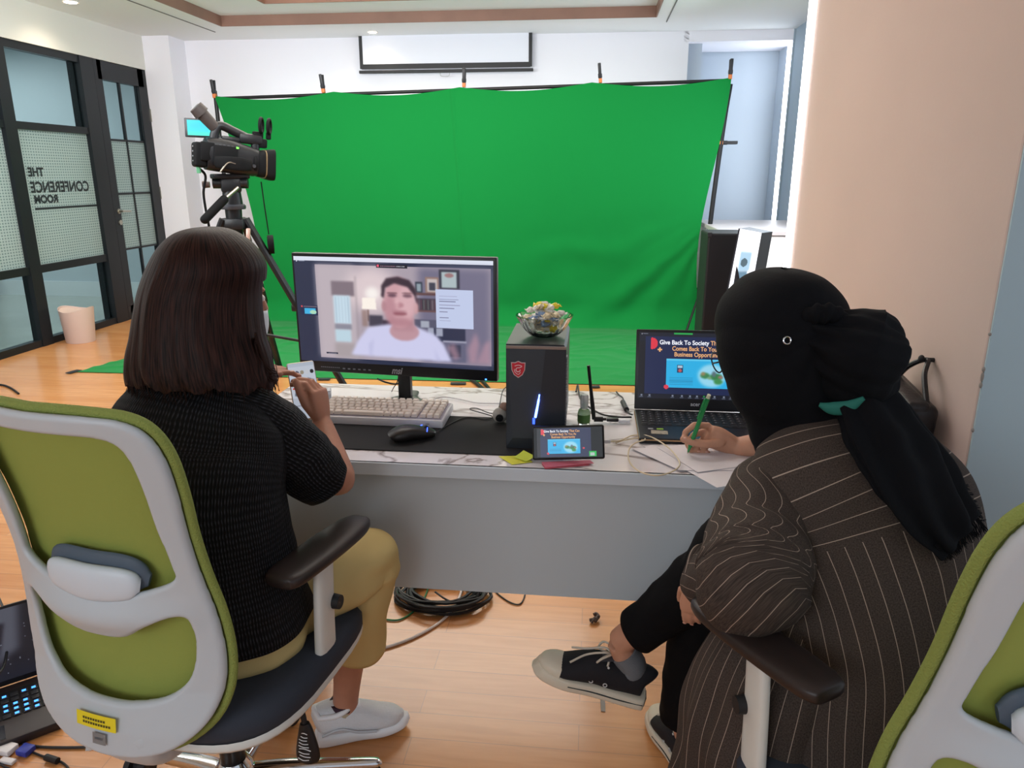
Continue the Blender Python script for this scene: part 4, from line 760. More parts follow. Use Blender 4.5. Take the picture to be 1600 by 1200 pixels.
# ------------------------------------------------------------ office chairs
lime = mat('chair_mesh_lime', '#8f9a48', .75, bump=.12, bscale=700, stretch=(.2, .2, 3)); limee = mat('chair_piping_lime', '#88954a', .8, bump=.5, bscale=350)
cwhite = mat('chair_shell_white', '#bcc3c8', .42); cpost = mat('chair_post_white', '#d8d8d2', .42); grey_f = mat('seat_fabric_grey', '#363b45', .85, bump=.12, bscale=500); pad_m = mat('armpad_brownblack', '#2b2220', .42)
def office_chair(label, x, y, yaw, roll=0.0, lab=True, aw=.240, twist=0.0, bz=0.0):
    ch = thing('office_chair', label, 'chair', (x, y, 0), (0, 0, yaw), None)
    KR = math.sin(roll); bc = .80
    def bk(u, z, d):
        """point on the backrest: u across, z height, d outwards to the rear"""
        uu = u*math.cos(roll)+(z-bc)*KR; zz = bc+(z-bc)*math.cos(roll)-u*KR
        yb = -.275-.05*(z-.46)/.65-.035*math.sin((z-.46)/.65*math.pi)*0+1.0*u*u+.040*math.cos((z-.74)*5.2)-.025
        return V(uu, yb-d, zz+bz)
    half = [(0, 1.125), (.10, 1.125), (.150, 1.118), (.178, 1.095), (.190, 1.05), (.190, .98), (.186, .90), (.190, .82), (.202, .74), (.209, .66), (.204, .59), (.180, .53), (.13, .485), (.07, .463), (0, .457)]
    outer = smooth_loop(half+[(-a, b) for a, b in half[-2:0:-1]], 4)
    hi = [(0, 1.090), (.09, 1.090), (.128, 1.082), (.143, 1.055), (.147, 1.0), (.146, .92), (.152, .845), (.148, .815), (.10, .792), (.04, .776), (0, .773)]
    hi2 = [(0, .690), (.05, .695), (.09, .722), (.13, .742), (.158, .744), (.166, .72), (.164, .66), (.148, .61), (.11, .578), (.05, .563), (0, .560)]
    h1 = smooth_loop(hi+[(-a, b) for a, b in hi[-2:0:-1]], 4); h2 = smooth_loop(hi2+[(-a, b) for a, b in hi2[-2:0:-1]], 4)
    vs, fs = plate(outer, [h1, h2], .018, .006, .0045)
    g = G(); out = []
    for v in vs:
        u, z = v.x, v.y; d = v.z
        # the cross bar and the lower shell bulge to the rear
        bar = math.exp(-((z-(.735+.25*u*u))/.035)**2)*max(0, 1-(u/.19)**2); low = max(0, min(1, (.59-z)/.08))
        out.append(bk(u, z, d+.022*bar+.012*low))
    g.add(out, fs); bf = g.obj('back_frame', cwhite, ch, angle=180)
    vs, fs = plate([(a*.985, .79+(b-.79)*.985) for a, b in outer], [], .005, .002, .006)
    g = G(); g.add([bk(v.x, v.y, v.z-.022-.012*max(0, 1-(v.x/.19)**2)) for v in vs], fs); g.obj('back_mesh', lime, ch, angle=180)
    g = G(); g.tube([bk(a*1.015, .79+(b-.79)*1.012, -.013) for a, b in outer[::4]], .0085, 8, 4, closed=True); g.obj('piping', limee, ch, angle=180)
    # lumbar pad looking over the cross bar
    g = G(); g.loft([bk(-.088, .800, -.001), bk(-.07, .803, .006), bk(0, .80, .009), bk(.07, .803, .006), bk(.088, .80, -.001)], [(.012, .008), (.028, .012), (.034, .013), (.028, .012), (.012, .008)], 20, 6, side=(0, 0, 1), sq=2.4); g.obj('lumbar_pad', mat('lumbar_white', '#ccd5dd', .4), ch)
    g = G(); g.loft([bk(-.098, .805, -.012), bk(-.07, .812, -.010), bk(0, .812, -.009), bk(.07, .812, -.010), bk(.098, .805, -.012)], [(.012, .006), (.036, .009), (.040, .009), (.036, .009), (.012, .006)], 20, 6, side=(0, 0, 1), sq=2.4); g.obj('lumbar_cushion', mat('lumbar_grey', '#4d5a68', .6), ch)
    # stem under the back
    g = G(); g.loft([bk(0, .490, -.004), (0.002, -.282, .452), (.005, -.22, .395), (.0, -.10, .375), (0, .0, .37)], [(.085, .006), (.078, .024), (.055, .032), (.06, .03), (.06, .025)], 24, 6, side=(1, 0, 0), sq=2.6); g.obj('stem', cwhite, ch)
    # labels
    def patch(u0, u1, z0, z1, name, m, dd, sk=0, par=ch): g = G(); g.sheet(lambda a, b: bk(u0+(u1-u0)*a+0*b, z0+(z1-z0)*b+sk*a, dd), 6, 2); return g.obj(name, m, par)
    if lab:
        patch(-.055, .03, .512, .540, 'label', mat('label_yellow', '#e6d429', .5), .0255)
        for k in range(2):
            for j in range(9 if k == 0 else 11):
                a = -.040+j*.0055; patch(a, a+.0038, .527-k*.008, .5315-k*.008, 'label_print', mat('print_dark', '#4a4720', .6), .0262)
        patch(-.020, .008, .483, .505, 'maker_plate', mat('plate_grey', '#84898c', .4, .3), .0255)
        for j in range(6): patch(-.015+j*.003, -.0132+j*.003, .492, .4965, 'plate_print', mat('plate_print', '#5c6166', .5), .0262)
    # seat
    g = G()
    def seat(u, v):
        """superellipse disc"""
        return None
    n = 48; ring = []
    for (s, z) in ((.0, .474), (.55, .478), (.85, .478), (.96, .470), (1.0, .452), (1.0, .430), (.97, .408), (.9, .402), (0, .402)): ring.append((s, z))
    vs = []; 
    for s, z in ring:
        for k in range(n):
            a = 2*math.pi*k/n; c_, s_ = math.cos(a), math.sin(a); e = 2/3.4; xx = .262*math.copysign(abs(c_)**e, c_)*s; yy = .27*math.copysign(abs(s_)**e, s_)*s+.025
            f = max(0, yy/.25); zz = z-.028*f**3-.006*(1-abs(xx)/.25)+.012*max(0, -yy/.25)**2; vs.append((xx, yy, zz+.01))
    fs = [(i*n+k, i*n+(k+1) % n, (i+1)*n+(k+1) % n, (i+1)*n+k) for i in range(len(ring)-1) for k in range(n)]
    g.add(vs, fs); g.obj('seat', grey_f, ch, angle=180)
    g = G(); vs = []; rg = [(.98, .418), (1.0, .408), (.97, .396), (.7, .385), (0, .385)]
    for s, z in rg:
        for k in range(n):
            a = 2*math.pi*k/n; c_, s_ = math.cos(a), math.sin(a); e = 2/3.4; vs.append((.262*math.copysign(abs(c_)**e, c_)*s, .27*math.copysign(abs(s_)**e, s_)*s+.025, z-.028*max(0, math.sin(a)*s)**3+.01))
    g.add(vs, [(i*n+k, i*n+(k+1) % n, (i+1)*n+(k+1) % n, (i+1)*n+k) for i in range(len(rg)-1) for k in range(n)]); g.obj('seat_shell', cpost, ch, angle=180)
    g = G(); g.box((0, .0, .372), (.16, .24, .05), bev=.015); g.obj('tilt_mechanism', plas2, ch)
    # arms
    for s in (-1, 1):
        g = G(); g.loft([(s*(aw-.004), .03, .395), (s*aw, .03, .44), (s*(aw+.002), .035, .56), (s*(aw+.002), .045, .66), (s*aw, .055, .685)], [(.030, .008), (.034, .0115), (.033, .0115), (.032, .011), (.03, .01)], 20, 6, side=(0, 1, 0), sq=3.2); ps = g.obj('arm_post', cpost, ch)
        g = G(); g.loft([(s*.10, .03, .375), (s*.20, .03, .378), (s*(aw-.011), .03, .395), (s*(aw-.002), .03, .42)], [(.03, .012), (.03, .012), (.028, .012), (.028, .010)], 16, 5, side=(0, 1, 0), sq=3); g.obj('arm_bracket', cpost, ch)
        g = G(); g.cyl((s*(aw+.009), .06, .575), (s*(aw+.028), .06, .575), .0165, .015); k_ = g.obj('knob', plas2, ps)
        g = G()
        ca, sa = math.cos(twist), math.sin(twist); pp = lambda q: V(s*aw-sa*(q-.03), .055+ca*(q-.03), .700)
        g.loft([pp(-.118), pp(-.110), pp(-.075), pp(.03), pp(.125), pp(.168), pp(.177)], [(.020, .008), (.034, .014), (.043, .0155), (.045, .0155), (.040, .0155), (.027, .012), (.012, .007)], 28, 6, side=(ca, sa, 0), sq=3.2); g.obj('arm_pad', pad_m, ch, angle=60)
    # lever with paddle
    g = G(); g.tube([(.05, -.05, .375), (.17, -.05, .385), (.215, -.05, .385), (.225, -.050, .365), (.227, -.050, .33)], .006, 10); lv = g.obj('lever', plas2, ch)
    g = G(); g.loft([(.227, -.050, .350), (.228, -.050, .335), (.23, -.052, .285), (.23, -.052, .26), (.23, -.052, .253)], [(.010, .008), (.015, .009), (.025, .011), (.023, .010), (.012, .006)], 20, 5, side=(1, .2, 0)); g.obj('paddle', plastic, lv)
    sm = mat('scribble_white', '#dfe2e2', .6)
    for k in range(9): z = .333-.0072*k; w = .006+.0014*k if k < 6 else .012; x_ = .229+random.uniform(-.003, .003); g = G(); g.tube([(x_-w, -.0615-.0008*k, z), (x_, -.0628-.0008*k, z+random.uniform(-.003, .003)), (x_+w, -.0605-.0008*k, z-.002)], .0009, 5, 3); g.obj('paddle_print', sm, lv)
    # gas column and star base
    g = G(); g.lathe([(.024, .16), (.027, .165), (.027, .30), (.022, .305), (.022, .355)], n=28); g.obj('gas_column', plastic, ch)
    hb = G(); hb.lathe([(.030, .075), (.036, .085), (.045, .11), (.047, .13), (.040, .150), (.030, .165), (.022, .165)], n=32); hub = hb.obj('hub', chrome, ch)
    for k in range(5):
        a = math.radians(20+72*k)-yaw; d = V(math.cos(a), math.sin(a), 0); sd = V(-d.y, d.x, 0)
        g = G(); g.loft([d*.03+V(0, 0, .118), d*.12+V(0, 0, .112), d*.24+V(0, 0, .092), d*.315+V(0, 0, .080), d*.325+V(0, 0, .078)], [(.020, .020), (.019, .017), (.015, .014), (.013, .012), (.008, .008)], 20, 6, side=sd, sq=2.8); lg = g.obj('base_leg', chrome, ch)
        c = d*.31; g = G(); th_ = random.uniform(0, 6.28); ax = V(math.cos(th_), math.sin(th_), 0)
        for s in (-1, 1): g.cyl(c+ax*s*.012+V(0, 0, .03), c+ax*s*.028+V(0, 0, .03), .0298, .0275, 28)
        g.cyl(c-ax*.012+V(0, 0, .032), c+ax*.012+V(0, 0, .032), .012); g.cyl(c+V(0, 0, .03), c+V(0, 0, .08), .007); g.obj('caster', plas2, lg)
    return ch
office_chair('green backed swivel chair under the woman with long hair and khaki trousers', -.785, 1.325, -.15, roll=math.radians(2), twist=-.12, bz=-.012)
office_chair('green backed swivel chair under the woman in the black headscarf', .545, 1.115, .24, lab=False, twist=.35, bz=.0, roll=math.radians(2), aw=.245)
# ------------------------------------------------------------ people
skin = mat('skin_tan', '#b9836a', .55, var=.06, vscale=30, bump=.04, bscale=250, sss=.08); skin2 = mat('skin_warm', '#c08e74', .55, var=.06, vscale=30, bump=.04, bscale=250, sss=.08)
nailm = mat('nail', '#d9a896', .35)
def nz(p, s, o=0): return noise.noise(Vector(p)*s+Vector((o, o*2, o*3)))
def hand(g, Wp, D, N, S, curls, thumb=None, k=1.0, spread=.0, nails=None):
    """Wp wrist, D finger direction, N palm normal (the way the palm faces), S towards the thumb"""
    Wp = Vector(Wp); D = Vector(D).normalized(); N = Vector(N); N = (N-D*N.dot(D)).normalized(); S = Vector(S); S = (S-D*S.dot(D)-N*S.dot(N)).normalized()
    g.loft([Wp-D*.03*k, Wp, Wp+D*.03*k, Wp+D*.065*k, Wp+D*.088*k], [(.026*k, .019*k), (.026*k, .018*k), (.036*k, .017*k), (.042*k, .0145*k), (.040*k, .011*k)], 20, 4, side=S, sq=2.6)
    L = (.070, .078, .073, .057); off = (.029, .0105, -.0095, -.0275); R = (.0088, .0090, .0086, .0076)
    for i in range(4):
        p = Wp+D*(.084-.004*abs(i-1.3))*k+S*off[i]*k; a = 0; d0 = (D+S*spread*(1.5-i)).normalized(); r = R[i]*k
        for j, fr in enumerate((.45, .31, .24)):
            a += curls[i][j]; d = d0*math.cos(a)+N*math.sin(a); q = p+d*L[i]*fr*k; g.cap(p, q, r, r*.93, 12); p = q; r *= .93
        if nails is not None:
            nn = (-N*math.cos(a)+d0*math.sin(a)); nails.ell(p-d*.003*k+nn*r*.72, (.0055*k, .0065*k, .0018*k), Matrix((d.cross(nn), d, nn)).transposed())
    T = thumb or [(.35, .75, .25), (.75, .4, .35), (.9, .1, .35)]; p = Wp+D*.022*k+S*.020*k+N*.004*k; r = .0125*k
    for j, (c, l) in enumerate(zip(T, (.044, .034, .028))):
        d = (D*c[0]+S*c[1]+N*c[2]).normalized(); q = p+d*l*k; g.cap(p, q, r, r*.88, 12); p = q; r *= .88
def head(g, C, fw, up=(0, 0, 1), k=1.0):
    C = Vector(C); f = Vector(fw).normalized(); u = Vector(up); u = (u-f*u.dot(f)).normalized(); s = f.cross(u); R = Matrix((s, f, u)).transposed()
    P = lambda a, b, c: C+(s*a+f*b+u*c)*k
    g.ell(P(0, -.008, .028), (.077*k, .094*k, .090*k), R); g.ell(P(0, .012, -.020), (.066*k, .078*k, .085*k), R); g.ell(P(0, .038, -.066), (.045*k, .045*k, .040*k), R)
    g.cap(P(0, .088, .022), P(0, .107, -.014), .008*k, .012*k); g.ell(P(0, .098, -.020), (.017*k, .012*k, .009*k), R)
    g.ell(P(0, .083, -.050), (.024*k, .011*k, .006*k), R); g.ell(P(0, .081, -.059), (.021*k, .011*k, .006*k), R)
    for q in (-1, 1): g.ell(P(q*.078, -.010, -.005), (.008*k, .018*k, .030*k), R); g.ell(P(q*.034, .073, .028), (.020*k, .010*k, .007*k), R); g.ell(P(q*.042, .055, -.022), (.024*k, .025*k, .022*k), R)
    return P, R
def limb(g, pts, rs, n=20, sub=5, side=(1, 0, 0)): g.loft(pts, rs, n, sub, side=side); g.ell(pts[0], min(rs[0]) if not isinstance(rs[0], float) else rs[0]); return g
def cloth(name, parent, m, P, R, side, disp, n=72, sub=10, sq=2.2, label=None, mi=None, th=.003, umul=1.0, caps=False, arcs=None):
    g = G(); g.loft(P, R, n, sub, side=side, disp=disp, sq=sq, caps=caps, umul=umul)
    if mi:
        for i in range(len(g.f)): g.mi[i] = mi((i//n)/(len(g.f)//n), i % n/n)
    o = g.obj(name, m, angle=180, solid=th, label=label); return keep(o, parent)
# ---------------- woman with long hair
w1 = thing('person', 'woman with long dark hair in a black knit top and khaki trousers holding a phone', 'person', (-.78, 1.33, 0))
knit = None
def knit_mat():
    m = bpy.data.materials.new('black_knit'); m.use_nodes = True; nt = m.node_tree; N = nt.nodes; L = nt.links; b = N['Principled BSDF']
    uv = N.new('ShaderNodeUVMap'); sx = N.new('ShaderNodeSeparateXYZ'); L.new(uv.outputs[0], sx.inputs[0])
    def wave(o, f, ph=None):
        a = N.new('ShaderNodeMath'); a.operation = 'MULTIPLY'; a.inputs[1].default_value = f; L.new(o, a.inputs[0]); src = a.outputs[0]
        if ph: ad = N.new('ShaderNodeMath'); ad.operation = 'ADD'; L.new(src, ad.inputs[0]); L.new(ph, ad.inputs[1]); src = ad.outputs[0]
        s = N.new('ShaderNodeMath'); s.operation = 'SINE'; L.new(src, s.inputs[0]); return s.outputs[0]
    n = N.new('ShaderNodeTexNoise'); n.inputs['Scale'].default_value = 60; L.new(uv.outputs[0], n.inputs[0]); k = N.new('ShaderNodeMath'); k.operation = 'MULTIPLY'; k.inputs[1].default_value = 5; L.new(n.outputs[0], k.inputs[0])
    a = wave(sx.outputs[0], 6.283/.0075, k.outputs[0]); c = wave(sx.outputs[1], 6.283/.011, k.outputs[0])
    mu = N.new('ShaderNodeMath'); mu.operation = 'MULTIPLY_ADD'; mu.inputs[1].default_value = .35; L.new(c, mu.inputs[0]); L.new(a, mu.inputs[2])
    r = N.new('ShaderNodeValToRGB'); r.color_ramp.elements[0].position = .62; r.color_ramp.elements[0].color = (*lin('#060607'), 1); r.color_ramp.elements[1].position = 1.0; r.color_ramp.elements[1].color = (*lin('#35363c'), 1)
    mr = N.new('ShaderNodeMapRange'); mr.inputs[1].default_value = -1.35; mr.inputs[2].default_value = 1.35; L.new(mu.outputs[0], mr.inputs[0]); L.new(mr.outputs[0], r.inputs[0]); L.new(r.outputs[0], b.inputs['Base Color'])
    bp = N.new('ShaderNodeBump'); bp.inputs['Strength'].default_value = .7; bp.inputs['Distance'].default_value = .002; L.new(mr.outputs[0], bp.inputs['Height']); L.new(bp.outputs[0], b.inputs['Normal']); b.inputs['Roughness'].default_value = .75; return m
knit = knit_mat()
hc = at(338, 462, 1.45); hf = V(.60, .76, -.25)
g = G(); Ph, Rh = head(g, hc, hf)
neck = V(-.765, 1.405, 1.04); g.loft([hc+V(-.0, -.03, -.03), hc+V(-.015, -.035, -.10), neck, neck+V(0, -.02, -.06)], [.05, .05, .055, .07], 20, 4)
pel = V(-.775, 1.30, .55); g.loft([pel+V(0, 0, -.05), pel, V(-.775, 1.30, .68), V(-.775, 1.32, .84), V(-.77, 1.37, .95), neck+V(0, 0, -.01)], [(.13, .09), (.16, .11), (.13, .09), (.145, .08), (.145, .06), (.055, .05)], 28, 5)
shR, elR, wrR = at(402, 640, 1.38), at(527, 748, 1.51), at(503, 662, 1.645)
g.loft([neck+V(.03, -.01, -.08), shR+V(-.02,0,-.02), shR.lerp(elR, .5), elR, elR.lerp(wrR, .25), wrR], [.05, .052, .044, .037, .038, .025], 20, 5, side=(0, 0, 1)); g.ell(elR, .038)
hl = at(432, 572, 1.70)
shL, elL = V(-.92, 1.37, .94), V(-.97, 1.56, .80); wrL = hl+V(-.075, -.03, -.03)
g.loft([neck+V(-.03, -.01, -.08), shL, shL.lerp(elL, .5), elL, elL.lerp(wrL, .3), wrL], [.05, .052, .044, .037, .037, .025], 20, 5, side=(0, 0, 1)); g.ell(elL, .036)
nl = G()
hand(g, wrR, (-.10, .13, 1), (-1, .10, -.05), (-.35, -1, .10), [(.55, .75, .5), (.55, .8, .5), (.6, .85, .55), (.65, .9, .6)], thumb=[(.8, .45, .3), (1, .10, .30), (1, -.05, .30)], k=.95, nails=nl)
hand(g, wrL, (1, .12, .32), (.3, .2, -1), (.1, -.6, 1), [(.1, .15, .1), (.25, .3, .2), (.3, .35, .2), (.35, .4, .25)], thumb=[(.9, .5, -.1), (1, .2, .0), (1, .1, .0)], k=.9, nails=nl)
hpR, knR, hmR, anR = V(-.70, 1.33, .53), at(556, 884, 1.57), at(559, 1014, 1.60), at(540, 1098, 1.60)
anR.z = max(anR.z, .10)
hpL, knL, anL = V(-.85, 1.34, .53), V(-.90, 1.62, .57), V(-.92, 1.60, .10)
for a, b_, c in ((hpR, knR, anR), (hpL, knL, anL)): g.loft([a, a.lerp(b_, .5), b_, b_.lerp(c, .3), b_.lerp(c, .75), c, c+V(0, 0, -.04)], [.085, .07, .055, .056, .038, .033, .036], 22, 5, side=(1, 0, 0)); g.ell(b_, .056)
g.loft([anR, anR+V(.0, 0, -.04), anR+V(.04, .01, -.055), anR+V(.11, .02, -.068)], [.03, .028, .024, .014], 16, 4, side=(0, 1, 0)); g.loft([anL+V(0, -.03, -.05), anL+V(0, .05, -.06), anL+V(0, .14, -.075)], [.03, .028, .016], 16, 3)
keep(g.obj('body', skin, remesh=.0034, smit=4, angle=180), w1); keep(nl.obj('fingernails', nailm), w1)
for q in (-1, 1): g = G(); g.ell(Ph(q*.031, .080, .010), (.013, .009, .008), Rh); keep(g.obj('eye', mat('eye_white', '#e9e4e0', .3)), w1)
g = G()
def mk(u, v):
    a = (u-.5)*2.1; z = -.012-.085*v; r = .094+.010*math.cos(a*1.2)+.010*math.sin(math.pi*v); return Ph(math.sin(a)*.083*(1-.25*v), math.cos(a)*(r-.0)+.008*(1-abs(u-.5)*2), z-.01*abs(u-.5))
g.sheet(mk, 20, 12); ms = keep(g.obj('face_mask', mat('mask_white', '#dde4ea', .7), angle=180, solid=.0015), w1)
for q in (-1, 1): g = G(); g.tube([mk(.5+q*.5, .1), Ph(q*.082, .03, -.0), Ph(q*.088, -.01, .02), Ph(q*.084, -.022, -.01)], .0014, 6); keep(g.obj('ear_loop', mat('mask_white', '#dde4ea', .7)), w1)
# hair
def hair_mat(name, c0, c1):
    m = bpy.data.materials.new(name); m.use_nodes = True; nt = m.node_tree; N = nt.nodes; L = nt.links; b = N['Principled BSDF']; uv = N.new('ShaderNodeUVMap'); mp = N.new('ShaderNodeMapping'); mp.inputs['Scale'].default_value = (130, 3, 1); L.new(uv.outputs[0], mp.inputs[0])
    n = N.new('ShaderNodeTexNoise'); n.inputs['Scale'].default_value = 2.2; n.inputs['Detail'].default_value = 5; n.inputs['Distortion'].default_value = .25; L.new(mp.outputs[0], n.inputs[0]); r = N.new('ShaderNodeValToRGB'); r.color_ramp.elements[0].position = .35; r.color_ramp.elements[1].position = .7
    r.color_ramp.elements[0].color = (*lin(c0), 1); r.color_ramp.elements[1].color = (*lin(c1), 1); L.new(n.outputs[0], r.inputs[0]); L.new(r.outputs[0], b.inputs['Base Color']); bp = N.new('ShaderNodeBump'); bp.inputs['Strength'].default_value = .55; bp.inputs['Distance'].default_value = .002; L.new(n.outputs[0], bp.inputs['Height']); L.new(bp.outputs[0], b.inputs['Normal']); b.inputs['Roughness'].default_value = .5; b.inputs['Specular IOR Level'].default_value = .12; return m
hm = hair_mat('dark_brown_hair', '#0c0605', '#3a211b')
rows_ = [(359, 322, 3, .01), (362, 322, 26, .045), (370, 322, 46, .07), (388, 324, 66, .095), (415, 325, 82, .112), (450, 318, 87, .120), (485, 315, 91, .122), (520, 314, 97, .120), (550, 315, 106, .118), (572, 316, 110, .114), (586, 318, 112, .110), (594, 319, 111, .107)]
g = G(); n = 220; hr = []
for (py, cx2, hw, hd) in rows_:
    Yc = 1.445-.055*max(0, (py-450)/150); p = at(cx2, py, Yc); dep = (p-CAMP).dot(FW); hr.append((p.x, p.y, p.z, hw*dep/F, hd))
D_ = cr(hr, 9); vs = []
fa_ = math.atan2(hf.y, hf.x)
for i, (x, y, z, rx, ry) in enumerate(D_):
    t = i/(len(D_)-1)
    for k in range(n):
        a = 2*math.pi*k/n; low = max(0, t-.35)/.65
        d = 1+.012*math.sin(a*23+3*math.sin(t*3))*low+.02*noise.noise(V(a*3.0, t*1.2, 3))*low+.035*noise.noise(V(math.cos(a)*5, math.sin(a)*5, t*1.0))*low+.010*noise.noise(V(math.cos(a)*40, math.sin(a)*40, t*2))
        zz = z+.022*low*low*noise.noise(V(math.cos(a)*4, math.sin(a)*4, 1))+.006*low*noise.noise(V(math.cos(a)*30, math.sin(a)*30, 1))-.012*low*max(0, math.cos(a))+.008*low
        vs.append((x+rx*d*math.cos(a), y+ry*d*math.sin(a), zz))
fs = []; uvs = []
for i in range(len(D_)-1):
    t = i/(len(D_)-1)
    for k in range(n):
        a = 2*math.pi*(k+.5)/n; da = abs((a-fa_+math.pi) % (2*math.pi)-math.pi)
        zc = D_[i][2]
        if zc < hc.z+.035 and da < .80: continue
        k2 = (k+1) % n; fs.append((i*n+k, i*n+k2, (i+1)*n+k2, (i+1)*n+k)); uvs.append([(k/n, t), ((k+1)/n, t), ((k+1)/n, t+.01), (k/n, t+.01)])
g.add(vs, fs, uvs); keep(g.obj('hair', hm, angle=180, solid=.006, thick_off=-1), w1)
# loose strands
g = G()
for k in range(150):
    a = random.choice([random.uniform(math.pi*.95, math.pi*2.05)]); i0 = random.randint(30, 60); P = []
    sc = random.uniform(1.0, 1.03); dr_ = random.uniform(-.06, .06)
    for i in range(i0, len(D_), 6):
        x, y, z, rx, ry = D_[i]; s_ = (i-i0)/(len(D_)-i0); P.append((x+rx*(sc+.03*s_*random.random())*math.cos(a+dr_*s_), y+ry*(sc+.03*s_)*math.sin(a+dr_*s_), z-.004*s_))
    if len(P) > 2: P.append((P[-1][0]*1.0+random.uniform(-.006, .006), P[-1][1], P[-1][2]-random.uniform(.004, .022))); g.tube(P, [.0010, .0010, .0008, .0005], 4, 2)
# flick at the right
for k in range(26):
    p = at(410, 556+k*.8, 1.40+random.uniform(-.03, .03)); g.tube([p+V(-.01, 0, .05), p, p+V(.012, 0, -.022), p+V(.022+random.uniform(0, .008), 0, -.028+random.uniform(-.004, .004))], [.0022, .0022, .0016, .0006], 5, 4)
keep(g.obj('hair_strands', hm), w1)
# top
def d1(p, a, t): return .010*nz(p, 7)+.006*nz(p, 16, 3)+.004*math.sin(p.z*60+6*nz(p, 5))*max(0, .6-t)
cloth('top', w1, knit, [(-.775, 1.305, .555), (-.775, 1.30, .60), (-.778, 1.30, .70), (-.785, 1.305, .82), (-.79, 1.34, .90), (-.785, 1.362, .968), (-.775, 1.385, 1.015), (-.768, 1.405, 1.045), (-.765, 1.41, 1.06)], [(.205, .155), (.20, .15), (.185, .135), (.185, .13), (.188, .115), (.175, .092), (.138, .072), (.072, .060), (.064, .056)], (1, .02, .0), d1, n=96, sq=2.3)
def d2(p, a, t): return .008*nz(p, 14)+.005*nz(p, 30, 3)
cloth('sleeve', w1, knit, [V(-.765, 1.385, .975), shR+V(-.040, .0, -.010), shR.lerp(elR, .3)+V(-.01, 0, -.02), shR.lerp(elR, .62)+V(-.012, -.01, -.012), shR.lerp(elR, .86)+V(-.016, -.02, -.008), elR+V(-.022, -.026, -.002)], [(.06, .055), (.074, .070), (.074, .072), (.073, .074), (.066, .068), (.055, .055)], (0, 0, 1), d2, n=64)
cloth('sleeve', w1, knit, [V(-.84, 1.36, .96), shL+V(.03, .0, -.04), shL.lerp(elL, .35), shL.lerp(elL, .7), elL], [(.06, .06), (.075, .070), (.070, .072), (.068, .07), (.062, .064)], (0, 0, 1), d2, n=64)
# trousers
kh = mat('khaki_trousers', '#cfb87e', .85, bump=.1, bscale=600)
def d3(p, a, t): return .005*nz(p, 14)+.006*math.exp(-((t-.45)/.12)**2)*math.sin(p.z*90+a)
cloth('trousers', w1, kh, [(-.775, 1.30, .62), (-.775, 1.30, .56), (-.775, 1.33, .50), (-.775, 1.38, .497)], [(.17, .12), (.188, .14), (.188, .13), (.10, .06)], (1, 0, 0), d3, caps=True)
bend = knR+V(.022, .010, .012)
cloth('trouser_leg', w1, kh, [hpR+V(-.0, -.05, .0), hpR.lerp(knR, .35)+V(.0, 0, .0), hpR.lerp(knR, .8)+V(.01, 0, .004), bend, knR.lerp(hmR, .22)+V(.012, .012, 0), knR.lerp(hmR, .6), hmR], [(.085, .07), (.092, .082), (.088, .078), (.082, .074), (.078, .076), (.073, .072), (.070, .068)], (.93, -.3, .2), d3, n=72)
cloth('trouser_leg', w1, kh, [hpL+V(0, -.05, .0), hpL.lerp(knL, .5), knL, knL.lerp(anL, .3), knL.lerp(anL, .7)], [(.085, .07), (.09, .08), (.08, .076), (.075, .072), (.07, .068)], (1, 0, 0), d3, n=56)
g = G(); g.lathe([(.037, 0), (.036, .012), (.035, .03)], anR+V(-.006, 0, -.035), 28); sk = keep(g.obj('sock', mat('sock_beige', '#b7a88d', .8)), w1)
g = G(); g.lathe([(.0362, .026), (.037, .033), (.036, .042)], anR+V(-.006, 0, -.035), 28); keep(g.obj('sock_band', mat('sock_dark', '#3b2330', .8)), w1)
def runner(M, parent):
    """white running shoe, x heel to toe (0.27), z up"""
    wm = mat('runner_mesh', '#dfe2e6', .6, bump=.35, bscale=260); ws = mat('runner_sole', '#eef0f3', .45)
    def T(g): g.v = [tuple(M @ Vector(v)) for v in g.v]; return g
    g = G(); g.loft([(.0, 0, .022), (.012, 0, .020), (.06, 0, .018), (.12, 0, .017), (.19, 0, .017), (.245, 0, .022), (.268, 0, .030)], [(.016, .014), (.034, .021), (.037, .020), (.037, .018), (.046, .016), (.036, .014), (.010, .008)], 28, 6, side=(0, 1, 0), sq=3.0); s = keep(T(g).obj('sole', ws), parent)
    g = G(); g.loft([(.004, 0, .062), (.018, 0, .066), (.05, 0, .070), (.09, 0, .068), (.13, 0, .060), (.18, 0, .048), (.225, 0, .041), (.252, 0, .037)], [(.012, .030), (.028, .046), (.036, .046), (.038, .046), (.040, .040), (.043, .030), (.036, .022), (.012, .012)], 32, 6, side=(0, 1, 0), sq=2.3); up_ = keep(T(g).obj('shoe_upper', wm), parent)
    g = G(); g.tube([(.016, -.028, .095), (.004, 0, .108), (.016, .028, .095), (.06, .036, .098), (.095, .030, .108), (.11, 0, .112), (.095, -.030, .108), (.06, -.036, .098)], .0075, 10, 5, closed=True); keep(T(g).obj('collar', ws), parent)
    g = G(); g.loft([(.085, 0, .13), (.10, 0, .113), (.13, 0, .096), (.155, 0, .083)], [(.022, .005), (.022, .006), (.02, .006), (.016, .004)], 16, 4, side=(0, 1, 0)); keep(T(g).obj('tongue', ws), parent)
    for k in range(5): x = .098+k*.016; z = .112-k*.0095; g = G(); g.tube([(x-.004, -.028, z-.010), (x, 0, z+.004), (x+.004, .028, z-.010)], .0032, 6, 4); keep(T(g).obj('lace', ws), parent)
    g = G(); g.tube([(.02, -.038, .045), (.07, -.042, .058), (.12, -.043, .040), (.17, -.046, .034)], .0035, 6); keep(T(g).obj('side_stripe', mat('runner_grey', '#c3c7cd', .5)), parent)
